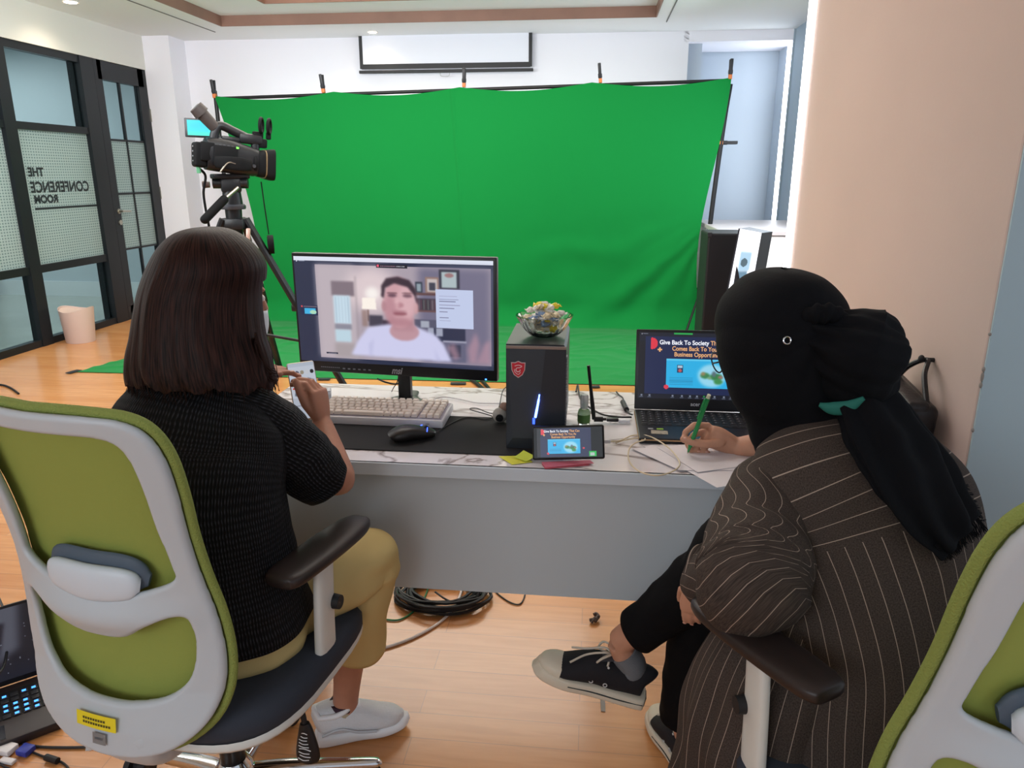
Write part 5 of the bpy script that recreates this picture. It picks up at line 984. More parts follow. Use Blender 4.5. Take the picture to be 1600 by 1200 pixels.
ax = (at(612, 1118, 1.66)-at(500, 1140, 1.585)); ax.z = 0; ax.normalize(); hs = V(anR.x, anR.y, 0)-ax*.085
runner(frame((hs.x, hs.y, .0), ax, (-ax.y, ax.x, 0)) @ Matrix.Diagonal((.93, .93, 1, 1)), w1)
runner(frame((anL.x, anL.y-.07, .0), (0, 1, 0), (-1, 0, 0)), w1)
# phone in her hands
c0, c1, c2, c3 = at(448, 568, 1.69), at(487, 555, 1.725), at(491, 590, 1.70), at(452, 628, 1.68)
upd = ((c0-c3)+(c1-c2)).normalized() if 0 else (at(487, 553, 1.715)-at(492, 640, 1.665)).normalized(); rt = (c1-c0).normalized(); yv = (upd+V(-.12, 0, 0)).normalized(); xv = (rt-yv*rt.dot(yv)).normalized(); Mp = frame(at(447, 568, 1.69), xv, yv); pw_, ph_ = .066, .145
Mp = Mp @ Matrix.Translation((0, -ph_, 0))
sp = thing('smartphone', 'smartphone held upright in the hands of the woman with long hair', 'phone', Mp @ V(pw_/2, ph_/2, 0))
g = G(); g.box((pw_/2, ph_/2, -.005), (pw_, ph_, .010), bev=.0048, seg=3); g.v = [tuple(Mp @ Vector(v)) for v in g.v]; loc(g, 'case', mat('phone_silver', '#b9aea0', .3, .6), sp)
pc = Pic(66, 140, (206, 214, 228)); pc.rect(0, 0, 1, .06, (190, 200, 216)); pc.rect(0, .62, 1, 1, (190, 198, 212))
for k, c in enumerate(((225, 215, 215), (90, 90, 110), (160, 150, 130), (210, 214, 222), (30, 30, 36))): pc.ell(.12+.19*k, .17, .075, .036, c, 1, 0)
pc.poly([(.2, .40), (.7, .28), (.95, .33), (.6, .42), (.9, .46), (.4, .60), (.1, .58)], (60, 66, 80), .9, 1); pc.rect(.05, .43, .30, .46, (220, 60, 60)); pc.rect(.3, .50, .8, .62, (40, 44, 56), .7, 1); pc.rect(.05, .75, .9, .77, (150, 155, 170))
o = pc.mesh('screen', Mp @ V(.002, ph_-.003, .0004), Mp @ V(pw_-.002, ph_-.003, .0004), Mp @ V(.002, .003, .0004), Mp @ V(pw_-.002, .003, .0004), .75); keep(o, sp)
g = G(); g.tube([Mp @ V(pw_-.004, ph_*.25, -.004), Mp @ V(pw_+.004, ph_*.2, -.01), Mp @ V(pw_+.012, ph_*.1, -.012)], .0015, 6); keep(g.obj('strap', plas2), sp)
# ---------------- woman in black headscarf
w2_ = thing('person', 'woman in black headscarf and brown pinstriped coat writing with a green pen', 'person', (.50, 1.3, 0))
def pin_mat(name, axis):
    m = bpy.data.materials.new(name); m.use_nodes = True; nt = m.node_tree; N = nt.nodes; L = nt.links; b = N['Principled BSDF']
    uv = N.new('ShaderNodeUVMap'); sx = N.new('ShaderNodeSeparateXYZ'); L.new(uv.outputs[0], sx.inputs[0])
    a = N.new('ShaderNodeMath'); a.operation = 'MULTIPLY'; a.inputs[1].default_value = 1/.031; L.new(sx.outputs[axis], a.inputs[0]); f = N.new('ShaderNodeMath'); f.operation = 'FRACT'; L.new(a.outputs[0], f.inputs[0])
    c = N.new('ShaderNodeMath'); c.operation = 'COMPARE'; c.inputs[1].default_value = .5; c.inputs[2].default_value = .022; L.new(f.outputs[0], c.inputs[0])
    n = N.new('ShaderNodeTexNoise'); n.inputs['Scale'].default_value = 420; n.inputs['Detail'].default_value = 3; L.new(uv.outputs[0], n.inputs[0])
    r = N.new('ShaderNodeValToRGB'); r.color_ramp.elements[0].position = .3; r.color_ramp.elements[1].position = .7; r.color_ramp.elements[0].color = (*lin('#2e2724'), 1); r.color_ramp.elements[1].color = (*lin('#4f443d'), 1); L.new(n.outputs[0], r.inputs[0])
    mx = N.new('ShaderNodeMix'); mx.data_type = 'RGBA'; L.new(c.outputs[0], mx.inputs[0]); L.new(r.outputs[0], mx.inputs[6]); mx.inputs[7].default_value = (*lin('#a08f82'), 1); L.new(mx.outputs[2], b.inputs['Base Color'])
    b.inputs['Roughness'].default_value = .85; bp = N.new('ShaderNodeBump'); bp.inputs['Strength'].default_value = .25; bp.inputs['Distance'].default_value = .001; L.new(n.outputs[0], bp.inputs['Height']); L.new(bp.outputs[0], b.inputs['Normal']); return m
pinv, pinu = pin_mat('pinstripe_down', 0), pin_mat('pinstripe_across', 1)
blk = mat('headscarf_black', '#04050a', .9, bump=.08, bscale=160); trb = mat('black_trousers', '#0d0d0f', .85, bump=.1, bscale=300)
SD = V(.355, .10, .13).normalized()
nb_ = at(1290, 655, 1.46)
# skin
g = G(); nl = G()
hc2 = at(1202, 548, 1.52); hf2 = V(-.72, .62, -.45); P2h, R2h = head(g, hc2, hf2, up=(-.25, .15, 1))
g.loft([hc2+V(.01, -.02, -.03), hc2+V(.03, -.03, -.10), nb_+V(0, 0, -.01), nb_+V(.01, -.02, -.06)], [.05, .05, .055, .07], 20, 4)
g.loft([V(.56, 1.23, .46), V(.56, 1.23, .56), V(.53, 1.30, .68), V(.51, 1.36, .80), V(.47, 1.42, .90), nb_], [(.13, .10), (.15, .11), (.13, .09), (.14, .08), (.13, .06), (.05, .05)], 28, 5, side=SD)
s2L, e2L, c2L = at(1172, 800, 1.35), at(1200, 925, 1.135), at(1100, 900, 1.31)
wr2L = at(1086, 915, 1.335)
g.loft([V(.44, 1.41, .90), s2L, s2L.lerp(e2L, .5), e2L, e2L.lerp(wr2L, .5), wr2L], [.05, .055, .045, .04, .034, .024], 20, 5, side=(0, 0, 1))
hand(g, wr2L, (.05, .10, -1), (.35, 1, 0), (-1, .4, 0), [(.15, .2, .15), (.2, .3, .2), (.25, .35, .2), (.3, .4, .25)], thumb=[(.5, .5, .6), (.8, .2, .4), (.9, .1, .3)], k=.72, nails=nl)
s2R, e2R, w2R = V(.60, 1.45, .90), V(.57, 1.76, .84), at(1150, 699, 1.855)
g.loft([V(.50, 1.42, .92), s2R, s2R.lerp(e2R, .5), e2R, e2R.lerp(w2R, .6), w2R], [.05, .052, .044, .038, .032, .025], 20, 5, side=(0, 0, 1))
hd_ = (at(1068, 690, 1.80)-w2R).normalized()
kn = at(1104, 677, 1.845); g.loft([w2R, w2R.lerp(kn, .3), w2R.lerp(kn, .7), kn], [(.024, .020), (.029, .021), (.034, .020), (.030, .014)], 20, 5, side=(0, -.5, 1), sq=2.5)
for ch_, rr in (([(1106, 665, 1.845), (1085, 664, 1.835), (1071, 675, 1.828), (1068, 688, 1.822)], .0092), ([(1126, 692, 1.825), (1102, 694, 1.808), (1083, 691, 1.808), (1068, 686, 1.815)], .0115), ([(1103, 673, 1.858), (1084, 679, 1.852), (1074, 693, 1.847), (1080, 705, 1.842)], .0092), ([(1107, 683, 1.862), (1091, 692, 1.852), (1086, 703, 1.845), (1094, 708, 1.845)], .0090), ([(1114, 691, 1.862), (1102, 698, 1.852), (1098, 706, 1.845), (1107, 708, 1.845)], .0080)):
    q_ = [at(*c) for c in ch_]
    for j in range(3): g.cap(q_[j], q_[j+1], rr*(1-.06*j), rr*(1-.06*(j+1)), 12)
    nl.ell(q_[3].lerp(q_[2], .25)+V(-.3, -.55, .75).normalized()*rr*.72, (.005, .005, .0025))
# legs: left crossed over right
hL, kL, aL = V(.48, 1.28, .56), V(.335, 1.47, .68), at(968, 1003, 1.58)
hR, kR, aR = V(.60, 1.30, .54), V(.34, 1.55, .55), V(.265, 1.60, .10)
for a, b_, c in ((hL, kL, aL), (hR, kR, aR)): g.loft([a, a.lerp(b_, .5), b_, b_.lerp(c, .3), b_.lerp(c, .75), c], [.08, .068, .054, .054, .037, .032], 22, 5, side=(1, .3, 0)); g.ell(b_, .054)
sx_ = (at(845, 1044, 1.60)-at(990, 1082, 1.59)).normalized(); ftm = aL+V(0, 0, -.03)
hb_ = at(1003, 1100, 1.585); tb_ = at(838, 1050, 1.60); Xx = (tb_-hb_).normalized(); Zz = (at(1003, 1040, 1.585)-hb_).normalized(); Yy = Zz.cross(Xx); MF = frame(hb_, Xx, Yy)
g.loft([aL, aL.lerp(MF @ V(.052, 0, .085), .55), MF @ V(.052, 0, .085), MF @ V(.065, 0, .055), MF @ V(.12, 0, .048), MF @ V(.20, 0, .036)], [.031, .030, .028, .026, .021, .014], 16, 4, side=(0, 1, 0))
h3 = V(.30, 1.50, .0); t3 = atz(1027, 1128, .0); X3 = (t3-h3).normalized(); M3 = frame(h3, X3, (-X3.y, X3.x, 0))
g.loft([aR, M3 @ V(.06, 0, .085), M3 @ V(.07, 0, .055), M3 @ V(.12, 0, .048), M3 @ V(.20, 0, .036)], [.03, .03, .028, .022, .014], 16, 4, side=(1, 0, 0))
keep(g.obj('body', skin2, remesh=.0034, smit=4, angle=180), w2_); keep(nl.obj('fingernails', nailm), w2_)
for q in (-1, 1): g = G(); g.ell(P2h(q*.031, .080, .010), (.013, .009, .008), R2h); keep(g.obj('eye', mat('eye_white', '#e9e4e0', .3)), w2_)
g = G(); g.sheet(lambda u, v: P2h(math.sin((u-.5)*2.1)*.083*(1-.25*v), math.cos((u-.5)*2.1)*(.094+.01*math.sin(math.pi*v))+.008*(1-abs(u-.5)*2), -.012-.085*v), 20, 12); keep(g.obj('face_mask', mat('mask_black', '#15161b', .7), angle=180, solid=.0015), w2_)
# glasses
gm = mat('glasses_wire', '#3b4048', .3, .6); g = G()
for q in (-1, 1): g.tube([P2h(q*.034+.026*math.cos(a), .112-abs(q*.034+.026*math.cos(a))*.25, .010+.022*math.sin(a)) for a in [k*6.283/14 for k in range(14)]], .0016, 6, 2, closed=True)
g.tube([P2h(-.009, .112, .014), P2h(0, .116, .018), P2h(.009, .112, .014)], .0015, 6)
for q in (-1, 1): g.tube([P2h(q*.060, .097, .012), P2h(q*.085, .06, .012), P2h(q*.092, -.0, .010), P2h(q*.088, -.03, .0)], .0018, 6)
gl = keep(g.obj('glasses', gm), w2_)
# coat
def c1_(p, a, t): return .010*nz(p, 6)+.007*nz(p, 13, 3)+.006*math.sin(a*9+4*nz(p, 4))*max(0, .55-t)*1.4
cloth('coat_back', w2_, [pinv, pinu], [(.545, 1.20, .30), (.545, 1.19, .42), (.555, 1.215, .52), (.56, 1.25, .62), (.535, 1.30, .74), (.505, 1.345, .83), (.468, 1.385, .90), (.452, 1.42, .945), (.445, 1.44, .975), (.445, 1.45, .99)],
      [(.205, .165), (.21, .165), (.212, .155), (.212, .145), (.218, .135), (.218, .122), (.185, .105), (.135, .09), (.085, .07), (.07, .06)], lambda t: (V(1, .15, -.02).lerp(SD, min(1, max(0, (t-.2)/.4)))).normalized(), c1_, n=120, mi=lambda t, k: 1 if t > .50 else 0, umul=1.0)
def c2_(p, a, t): return .009*nz(p, 9)+.006*nz(p, 22, 3)+.003*math.sin(t*22+2*math.sin(a))
cloth('coat_sleeve', w2_, pinv, [(.42, 1.40, .89), s2L+V(.03, .01, .02), s2L.lerp(e2L, .4)+V(0, .0, .0), s2L.lerp(e2L, .8)+V(-.012, .02, 0), e2L+V(-.02, .03, -.005), e2L.lerp(c2L, .5)+V(.005, 0, -.005), c2L+V(.008, -.005, .0)],
      [(.06, .06), (.080, .082), (.088, .088), (.092, .092), (.085, .090), (.073, .078), (.050, .052)], (0, 1, .5), c2_, n=96, sub=14)
cloth('coat_cuff', w2_, pinu, [c2L+V(.028, -.02, .008), c2L+V(.004, -.003, .0), c2L+V(-.010, .006, -.004)], [(.060, .062), (.058, .060), (.050, .052)], (0, 1, .5), c2_, n=64, sub=8)
cloth('coat_sleeve', w2_, pinv, [(.50, 1.42, .92), s2R+V(-.01, 0, .015), s2R.lerp(e2R, .5), e2R+V(-.01, -.01, 0), e2R.lerp(w2R, .45), e2R.lerp(w2R, .72)], [(.06, .06), (.078, .078), (.075, .078), (.07, .072), (.058, .06), (.046, .046)], (0, 0, 1), c2_, n=64)
def c3_(p, a, t): return .012*nz(p, 8)+.012*math.sin(a*11+3*nz(p, 5))*min(1, t*1.4)
cloth('coat_skirt', w2_, pinv, [(.45, 1.28, .635), (.42, 1.26, .58), (.405, 1.25, .47), (.395, 1.255, .30), (.385, 1.265, .14), (.385, 1.265, .10)], [(.12, .10), (.165, .15), (.195, .165), (.20, .165), (.205, .17), (.205, .17)], (.97, .1, 0), c3_, n=110)
# trousers
def t_(p, a, t): return .006*nz(p, 12)+.004*nz(p, 26, 2)
hem = aL.lerp(kL, .12)+V(.012, 0, .005)
cloth('trouser_leg', w2_, trb, [hL, hL.lerp(kL, .6), kL+V(-.01, .0, .005), kL.lerp(hem, .3), kL.lerp(hem, .7), hem], [(.09, .08), (.085, .08), (.078, .078), (.072, .07), (.062, .058), (.058, .054)], (.5, .3, .8), t_, n=72)
cloth('trouser_leg', w2_, trb, [hR, hR.lerp(kR, .6), kR+V(-.01, 0, .0), kR.lerp(aR, .35)+V(-.022, 0, 0), kR.lerp(aR, .7)+V(-.015, 0, 0), aR+V(0, 0, .05)], [(.09, .08), (.09, .085), (.088, .085), (.080, .076), (.070, .066), (.066, .062)], (1, .2, 0), t_, n=72)
# headscarf: head wrap, bun cover and the long tail
rows_ = [(423, 1225, 4, .02), (427, 1226, 34, .06), (440, 1226, 62, .092), (468, 1224, 87, .118), (500, 1224, 98, .132), (535, 1225, 99, .138), (565, 1228, 96, .134), (595, 1234, 94, .122), (625, 1243, 93, .108), (655, 1256, 86, .096), (682, 1262, 84, .088), (705, 1266, 80, .080)]
g = G(); hr = []
for (py, cx2, hw, hd) in rows_:
    p = at(cx2, py, 1.50-.05*max(0, (py-560)/145)); dep = (p-CAMP).dot(FW); hr.append((p.x, p.y, p.z, hw*dep/F, hd))
bunp = at(1275, 520, 1.40); D_ = cr(hr, 8); n = 160; fa_ = math.atan2(hf2.y, hf2.x)
vs = []
for i, (x, y, z, rx, ry) in enumerate(D_):
    t = i/(len(D_)-1)
    for k in range(n):
        a = 2*math.pi*k/n; p = V(x+rx*math.cos(a), y+ry*math.sin(a), z)
        bx_ = p-bunp; ba_ = math.atan2(bx_.dot(UP), bx_.dot(RT)); d = 1+.030*abs(math.sin(ba_*5+1.5*nz(p, 5)))*min(1, t*2.5)*min(1, bx_.length/.06)+.02*nz(p, 9)+.035*max(0, t-.55)*math.sin(t*46+a*3+3*nz(p, 8))
        vs.append((x+rx*d*math.cos(a), y+ry*d*math.sin(a), z))
fs = []
for i in range(len(D_)-1):
    for k in range(n):
        a = 2*math.pi*(k+.5)/n; da = abs((a-fa_+math.pi) % (2*math.pi)-math.pi); zc = D_[i][2]
        if hc2.z-.075 < zc < hc2.z+.035 and da < .62: continue
        fs.append((i*n+k, i*n+(k+1) % n, (i+1)*n+(k+1) % n, (i+1)*n+k))
g.add(vs, fs); hs_ = keep(g.obj('headscarf', blk, angle=180, solid=.004), w2_)
def gath(p, a, t): return .007*math.exp(-((t-.12)/.14)**2)*math.sin(a*11+4*t)+.008*nz(p, 9)+.012*math.sin(a*4+5*t)*t+.004*abs(math.sin(a*7+3*nz(p, 6)))
g = G(); g.loft([at(1268, 520, 1.42), at(1285, 530, 1.41), at(1312, 545, 1.40), at(1345, 562, 1.39), at(1372, 570, 1.385), at(1388, 576, 1.385), at(1397, 579, 1.385), at(1402, 580, 1.385), at(1404, 581, 1.385)], [(.052, .05), (.056, .055), (.078, .075), (.090, .083), (.080, .07), (.064, .055), (.046, .04), (.026, .024), (.004, .004)], 72, 8, side=(0, .2, 1), disp=gath); keep(g.obj('scarf_bun_cover', blk, angle=180), w2_)
g = G(); g.loft([at(1245, 500, 1.385), at(1270, 492, 1.375), at(1300, 490, 1.375), at(1325, 497, 1.39)], [(.006, .006), (.017, .014), (.017, .014), (.006, .006)], 24, 10, side=(0, 0, 1), disp=lambda p, a, t: .003*math.sin(t*34+a)*math.sin(math.pi*t)); keep(g.obj('scarf_gather', blk, angle=180), w2_)
g = G(); g.tube([at(1236, 515, 1.378), at(1240, 540, 1.37), at(1232, 575, 1.375), at(1215, 610, 1.39), at(1190, 650, 1.40)], [.006, .008, .008, .006], 10, 6); keep(g.obj('scarf_fold', blk, angle=180), w2_)
def tl(p, a, t): return .007*math.sin(a*7+2*math.sin(t*5))+.010*nz(p, 10)+.004*nz(p, 25, 4)
tw_ = (at(1500, 720, 1.30)-at(1400, 790, 1.20)).normalized()
g = G(); g.loft([at(1350, 625, 1.37), at(1372, 655, 1.345), at(1400, 700, 1.305), at(1432, 745, 1.27), at(1462, 790, 1.245), at(1490, 825, 1.23), at(1502, 838, 1.225)], [(.055, .03), (.075, .026), (.088, .022), (.092, .018), (.082, .015), (.066, .011), (.058, .008)], 72, 10, side=tw_, disp=tl); tail = keep(g.obj('scarf_tail', blk, angle=180), w2_)
g = G(); rnd = random.Random(5)
for k in range(90):
    u = rnd.uniform(-1, 1); p = at(1502, 838, 1.225)+tw_*.058*u+V(0, 0, 0); g.tube([p+V(-.012, .0, .012), p, p+V(.010+rnd.uniform(-.006, .006), 0, -.012-rnd.uniform(0, .010))], [.0014, .0010, .0006], 4, 2)
for k in range(50):
    u = rnd.uniform(.45, 1); p = at(1432, 745, 1.27).lerp(at(1502, 838, 1.225), u)+tw_*(.092-.034*u); g.tube([p, p+tw_*.006+V(0, 0, -.003), p+tw_*rnd.uniform(.006, .014)+V(.002, 0, -.006)], [.0013, .0009, .0006], 4, 2)
keep(g.obj('scarf_fringe', blk), w2_)
g = G(); q = [at(1280, 632, 1.352), at(1300, 638, 1.345), at(1325, 636, 1.335), at(1350, 622, 1.325)]; g.loft(q, [(.004, .004), (.012, .006), (.012, .006), (.004, .004)], 14, 6, side=(0, 0, 1)); keep(g.obj('teal_undercap', mat('teal_cloth', '#1f6a5e', .8)), w2_)
g = G(); c = at(1230, 532, 1.345); g.tube([c+RT*.0065*math.cos(a)+UP*.0065*math.sin(a) for a in [k*6.283/12 for k in range(12)]], .0014, 8, 2, closed=True); keep(g.obj('scarf_ring', chrome), w2_)
def sneaker(M, parent, sc=1.0):
    """low black canvas sneaker, x heel to toe (0.275), y side, z up"""
    cv = mat('canvas_black', '#1b1a1f', .85, bump=.2, bscale=500); rb = mat('rubber_cream', '#d6cdba', .55); st = mat('sole_line', '#2b3436', .6); lc = mat('lace_cream', '#c9bfb0', .8)
    def T(g): g.v = [tuple(M @ (Vector(v)*sc)) for v in g.v]; return g
    g = G(); g.loft([(.0, 0, .018), (.008, 0, .018), (.06, 0, .018), (.13, 0, .018), (.20, 0, .019), (.255, 0, .024), (.275, 0, .030), (.279, 0, .032)], [(.022, .017), (.034, .018), (.037, .018), (.038, .018), (.048, .018), (.040, .018), (.020, .016), (.008, .010)], 32, 6, side=(0, 1, 0), sq=4.5); s = keep(T(g).obj('sole', rb), parent)
    for s_ in (-1, 1): g = G(); g.tube([(.005, s_*.033, .021), (.06, s_*.0375, .020), (.13, s_*.0385, .020), (.19, s_*.047, .021)], .0017, 6); keep(T(g).obj('sole_line', st), parent)
    g = G(); g.box((-.001, 0, .018), (.004, .03, .026), bev=.001); keep(T(g).obj('heel_patch', st), parent)
    g = G(); g.loft([(.008, 0, .066), (.016, 0, .068), (.05, 0, .064), (.09, 0, .062), (.13, 0, .066), (.17, 0, .056), (.21, 0, .044), (.25, 0, .040), (.268, 0, .038)], [(.014, .038), (.028, .042), (.034, .036), (.036, .037), (.040, .038), (.044, .030), (.043, .022), (.032, .018), (.014, .010)], 32, 6, side=(0, 1, 0), sq=2.3); up_ = keep(T(g).obj('canvas_upper', cv), parent)
    g = G(); g.loft([(.215, 0, .040), (.235, 0, .041), (.258, 0, .039), (.272, 0, .036)], [(.0445, .0245), (.0415, .0235), (.030, .020), (.010, .010)], 28, 6, side=(0, 1, 0), sq=2.4); keep(T(g).obj('toe_cap', rb), parent)
    g = G(); g.loft([(.095, 0, .112), (.12, 0, .103), (.16, 0, .084), (.20, 0, .067)], [(.024, .003), (.023, .004), (.022, .004), (.018, .003)], 16, 5, side=(0, 1, 0)); keep(T(g).obj('tongue', mat('tongue_grey', '#3b3a40', .85)), parent)
    for k in range(6):
        x = .108+k*.017; z = .106-k*.0075; g = G(); g.tube([(x-.003, -.028, z-.010), (x, 0, z+.002), (x+.003, .028, z-.010)], .0030, 6, 4); keep(T(g).obj('lace', lc), parent)
        if k < 5:
            for s_ in (-1, 1): g = G(); g.ell((x, s_*.030, z-.012), (.0032, .002, .0032)); keep(T(g).obj('eyelet', mat('eyelet_white', '#c7c7c7', .4)), parent)
    g = G()
    for s_ in (-1, 1): g.tube([(.105, 0, .112), (.112, s_*.02, .122), (.130, s_*.034, .116), (.138, s_*.030, .100), (.125, s_*.014, .106), (.108, 0, .113)], .0028, 6); g.tube([(.105, 0, .112), (.125, s_*.01, .118), (.165, s_*.012, .100), (.20, s_*.03, .078)], .0028, 6)
    keep(T(g).obj('lace_bow', lc), parent)
    for s_ in (-1, 1):
        for x in (.105, .14): g = G(); g.tube([(x+.0045*math.cos(a), s_*.0385, .050+.0045*math.sin(a)) for a in [k*6.283/8 for k in range(8)]], .0014, 6, 2, closed=True); keep(T(g).obj('vent_eyelet', mat('eyelet_white', '#c7c7c7', .4)), parent)
sneaker(MF, w2_, (tb_-hb_).length/.270)
g = G(); g.loft([aL.lerp(MF @ V(.05, 0, .085), .35), MF @ V(.05, 0, .098), MF @ V(.06, 0, .07), MF @ V(.085, 0, .055)], [(.0345, .0345), (.035, .034), (.030, .029), (.02, .02)], 28, 5, side=(0, 1, 0)); keep(g.obj('sock', mat('sock_grey', '#6f7378', .85, bump=.2, bscale=400)), w2_)
sneaker(M3, w2_, 1.0)
# pen
ptop, ptip = at(1108, 617, 1.765), atz(1074, 709, DZ+.008); t = thing('pen', 'translucent green ballpoint pen in the hand of the headscarf woman', 'pen', (ptop+ptip)/2)
dp = (ptip-ptop); gp = mat('pen_green', '#1f8a4a', .25); g = G(); g.cyl(ptop+dp*.05, ptop+dp*.86, .0055, .0055); g.cyl(ptop+dp*.86, ptop+dp*.97, .0052, .002); keep(g.obj('barrel', gp), t)
g = G(); g.cyl(ptop+dp*.97, ptip, .0014, .0006); keep(g.obj('tip', steel), t); g = G(); g.cyl(ptop, ptop+dp*.05, .0045, .0048); keep(g.obj('push_button', mat('pen_cream', '#cfd3b8', .4)), t)
g = G(); g.tube([ptop+dp*.06+V(-.006, -.004, 0), ptop+dp*.10+V(-.009, -.006, 0), ptop+dp*.38+V(-.009, -.006, 0)], .0018, 6); keep(g.obj('clip', gp), t)
# handbag hanging on the column
bg = at(1432, 615, 2.0); bgx = .84; c = atx(1424, 630, .86); t = thing('handbag', 'black leather handbag hanging against the pinkish column', 'bag', (c.x, c.y, c.z-.1))
lea = mat('bag_leather', '#15151a', .35, bump=.15, bscale=120)
g = G(); g.box((c.x-.02, c.y, c.z-.03), (.075, .26, .15), Matrix.Rotation(.12, 3, 'X'), bev=.022, seg=4); keep(g.obj('body', lea), t)
g = G(); g.box((c.x-.035, c.y, c.z+.015), (.06, .265, .08), Matrix.Rotation(.12, 3, 'X'), bev=.016, seg=4); keep(g.obj('flap', lea), t)
hk = V(c.x+.035, c.y-.0, c.z+.12)
g = G(); g.tube([(c.x-.01, c.y-.11, c.z+.03), (c.x+.0, c.y-.05, c.z+.09), hk+V(-.012, 0, 0), (c.x+.0, c.y+.05, c.z+.09), (c.x-.01, c.y+.11, c.z+.03)], .007, 8); keep(g.obj('strap', lea), t)
g = G(); g.tube([(c.x-.05, c.y-.12, c.z+.02), (c.x-.055, c.y, c.z+.035), (c.x-.05, c.y+.12, c.z+.045)], .0022, 6); keep(g.obj('zip', mat('zip_silver', '#a9a9ad', .3, .8)), t)
g = G(); g.ell((c.x-.05, c.y-.12, c.z+.02), (.006, .006, .006)); keep(g.obj('stud', mat('stud_gold', '#c2a98d', .3, .8)), t)
g = G(); g.cyl((.90, hk.y, hk.z), (.868, hk.y, hk.z), .006); g.ell((.868, hk.y, hk.z+.003), (.008, .008, .010)); tag(g.obj('wall_hook', plas2), 'small dark hook on the column holding the handbag strap', 'hook')
# ------------------------------------------------------------ camcorder on its tripod
bk_ = mat('camcorder_black', '#101216', .4, .1); bk2 = mat('camcorder_rubber', '#0a0b0d', .7)
CY = 4.6; cc = at(365, 248, CY); t = thing('camcorder', 'black video camcorder with lit cyan flip screen on tripod facing the green cloth', 'camera', cc)
ca = V(.74, .66, -.10).normalized(); cs = V(0, 0, 1).cross(ca).normalized(); cu = ca.cross(cs); MC = frame(cc, ca, cs) @ Matrix.Diagonal((1.10, 1.0, 1.12, 1))
def L3(g): g.v = [tuple(MC @ Vector(v)) for v in g.v]; return g
g = G(); g.loft([(-.15, 0, .01), (-.145, 0, .01), (-.05, 0, .01), (.03, 0, .0), (.09, 0, -.005), (.13, 0, -.01)], [(.05, .075), (.07, .085), (.072, .09), (.068, .085), (.066, .078), (.062, .072)], 32, 5, side=(0, 1, 0), sq=3.4); keep(L3(g).obj('body', bk_), t)
g = G(); g.loft([(.12, 0, -.012), (.135, 0, -.012), (.16, 0, -.012)], [(.06, .066), (.075, .072), (.077, .074)], 32, 4, side=(0, 1, 0), sq=4); g.loft([(.165, 0, -.012), (.20, 0, -.012), (.215, 0, -.012)], [(.078, .078), (.084, .084), (.086, .086)], 32, 4, side=(0, 1, 0), sq=5); keep(L3(g).obj('lens_hood', bk2), t)
g = G(); g.loft([(.162, 0, -.012), (.168, 0, -.012)], [(.0795, .078), (.0795, .078)], 32, 3, side=(0, 1, 0), sq=4.6); keep(L3(g).obj('hood_ring', mat('hood_brass', '#8d7a5c', .35, .6)), t)
g = G(); g.box((-.185, -.01, -.0), (.07, .09, .13), bev=.016, seg=3); g.box((-.15, -.055, .02), (.08, .03, .10), bev=.01); keep(L3(g).obj('battery', bk2), t)
g = G()
for k in range(4): g.cyl((-.222, -.03, .04-.025*k), (-.225, -.03, .04-.025*k), .004)
keep(L3(g).obj('battery_buttons', mat('button_grey', '#8f949a', .4)), t)
g = G(); g.box((-.06, -.075, .005), (.13, .02, .11), bev=.008); g.loft([(-.12, -.085, -.03), (-.05, -.11, -.03), (.02, -.11, -.03), (.07, -.085, -.03)], [(.03, .012), (.035, .010), (.035, .010), (.03, .012)], 16, 5, side=(0, 0, 1), sq=3); keep(L3(g).obj('hand_grip', bk2), t)
g = G(); g.tube([(-.11, 0, .07), (-.10, 0, .13), (-.07, 0, .165), (.0, 0, .145), (.09, 0, .115), (.115, 0, .11), (.12, 0, .06)], .024, 12, 6); g.box((.09, 0, .115), (.13, .055, .055), bev=.014); g.box((-.02, 0, .10), (.10, .05, .03), bev=.01); keep(L3(g).obj('top_handle', bk_), t)
g = G(); g.cyl((-.10, 0, .15), (-.17, -.0, .215), .030, .034, 24); g.cyl((-.168, 0, .213), (-.20, 0, .243), .043, .038, 28); e_ = keep(L3(g).obj('eyepiece', mat('eyepiece_brown', '#2d2523', .6)), t)
g = G(); g.cyl((-.199, 0, .2425), (-.2015, 0, .2445), .022, .022, 24); keep(L3(g).obj('eyepiece_glass', mat('lens_glass', '#3a3c42', .1)), t)
for dx in (0, .045):
    g = G(); g.tube([(.15+dx+.020*math.cos(a), .038*math.cos(a)-.01, .195+.038*math.sin(a)) for a in [k*6.283/14 for k in range(14)]], .009, 10, 2, closed=True); g.box((.15+dx, 0, .145), (.025, .03, .04), bev=.006); keep(L3(g).obj('microphone_ring', bk2), t)
g = G(); g.box((.13, 0, .145), (.05, .03, .03), bev=.006); g.box((.16, .0, .10), (.05, .04, .05), bev=.01); keep(L3(g).obj('microphone_mount', bk2), t)
s0, s1, s2 = at(287, 184, 4.5), at(331, 186, 4.52), at(289, 214, 4.5); M_ = frame(s2, (s1-s0), (s0-s2)); w_, h_ = (s1-s0).length, (s0-s2).length
g = G(); g.box((w_/2, h_/2, -.008), (w_, h_, .016), bev=.005); g.v = [tuple(M_ @ Vector(v)) for v in g.v]; keep(g.obj('flip_screen', bk_), t)
pc = Pic(60, 44, (0, 214, 226)); pc.rect(0, .75, 1, 1, (60, 226, 200), .8, 3); pc.ell(.5, .35, .4, .2, (0, 200, 235), .6, 4)
keep(pc.mesh('lit_display', M_ @ V(.018, h_-.010, .0006), M_ @ V(w_-.006, h_-.010, .0006), M_ @ V(.018, .012, .0006), M_ @ V(w_-.006, .012, .0006), 1.2), t)
g = G()
for k in range(5): g.box((-.09+.022*k, -.0745, .058), (.012, .006, .010), bev=.002)
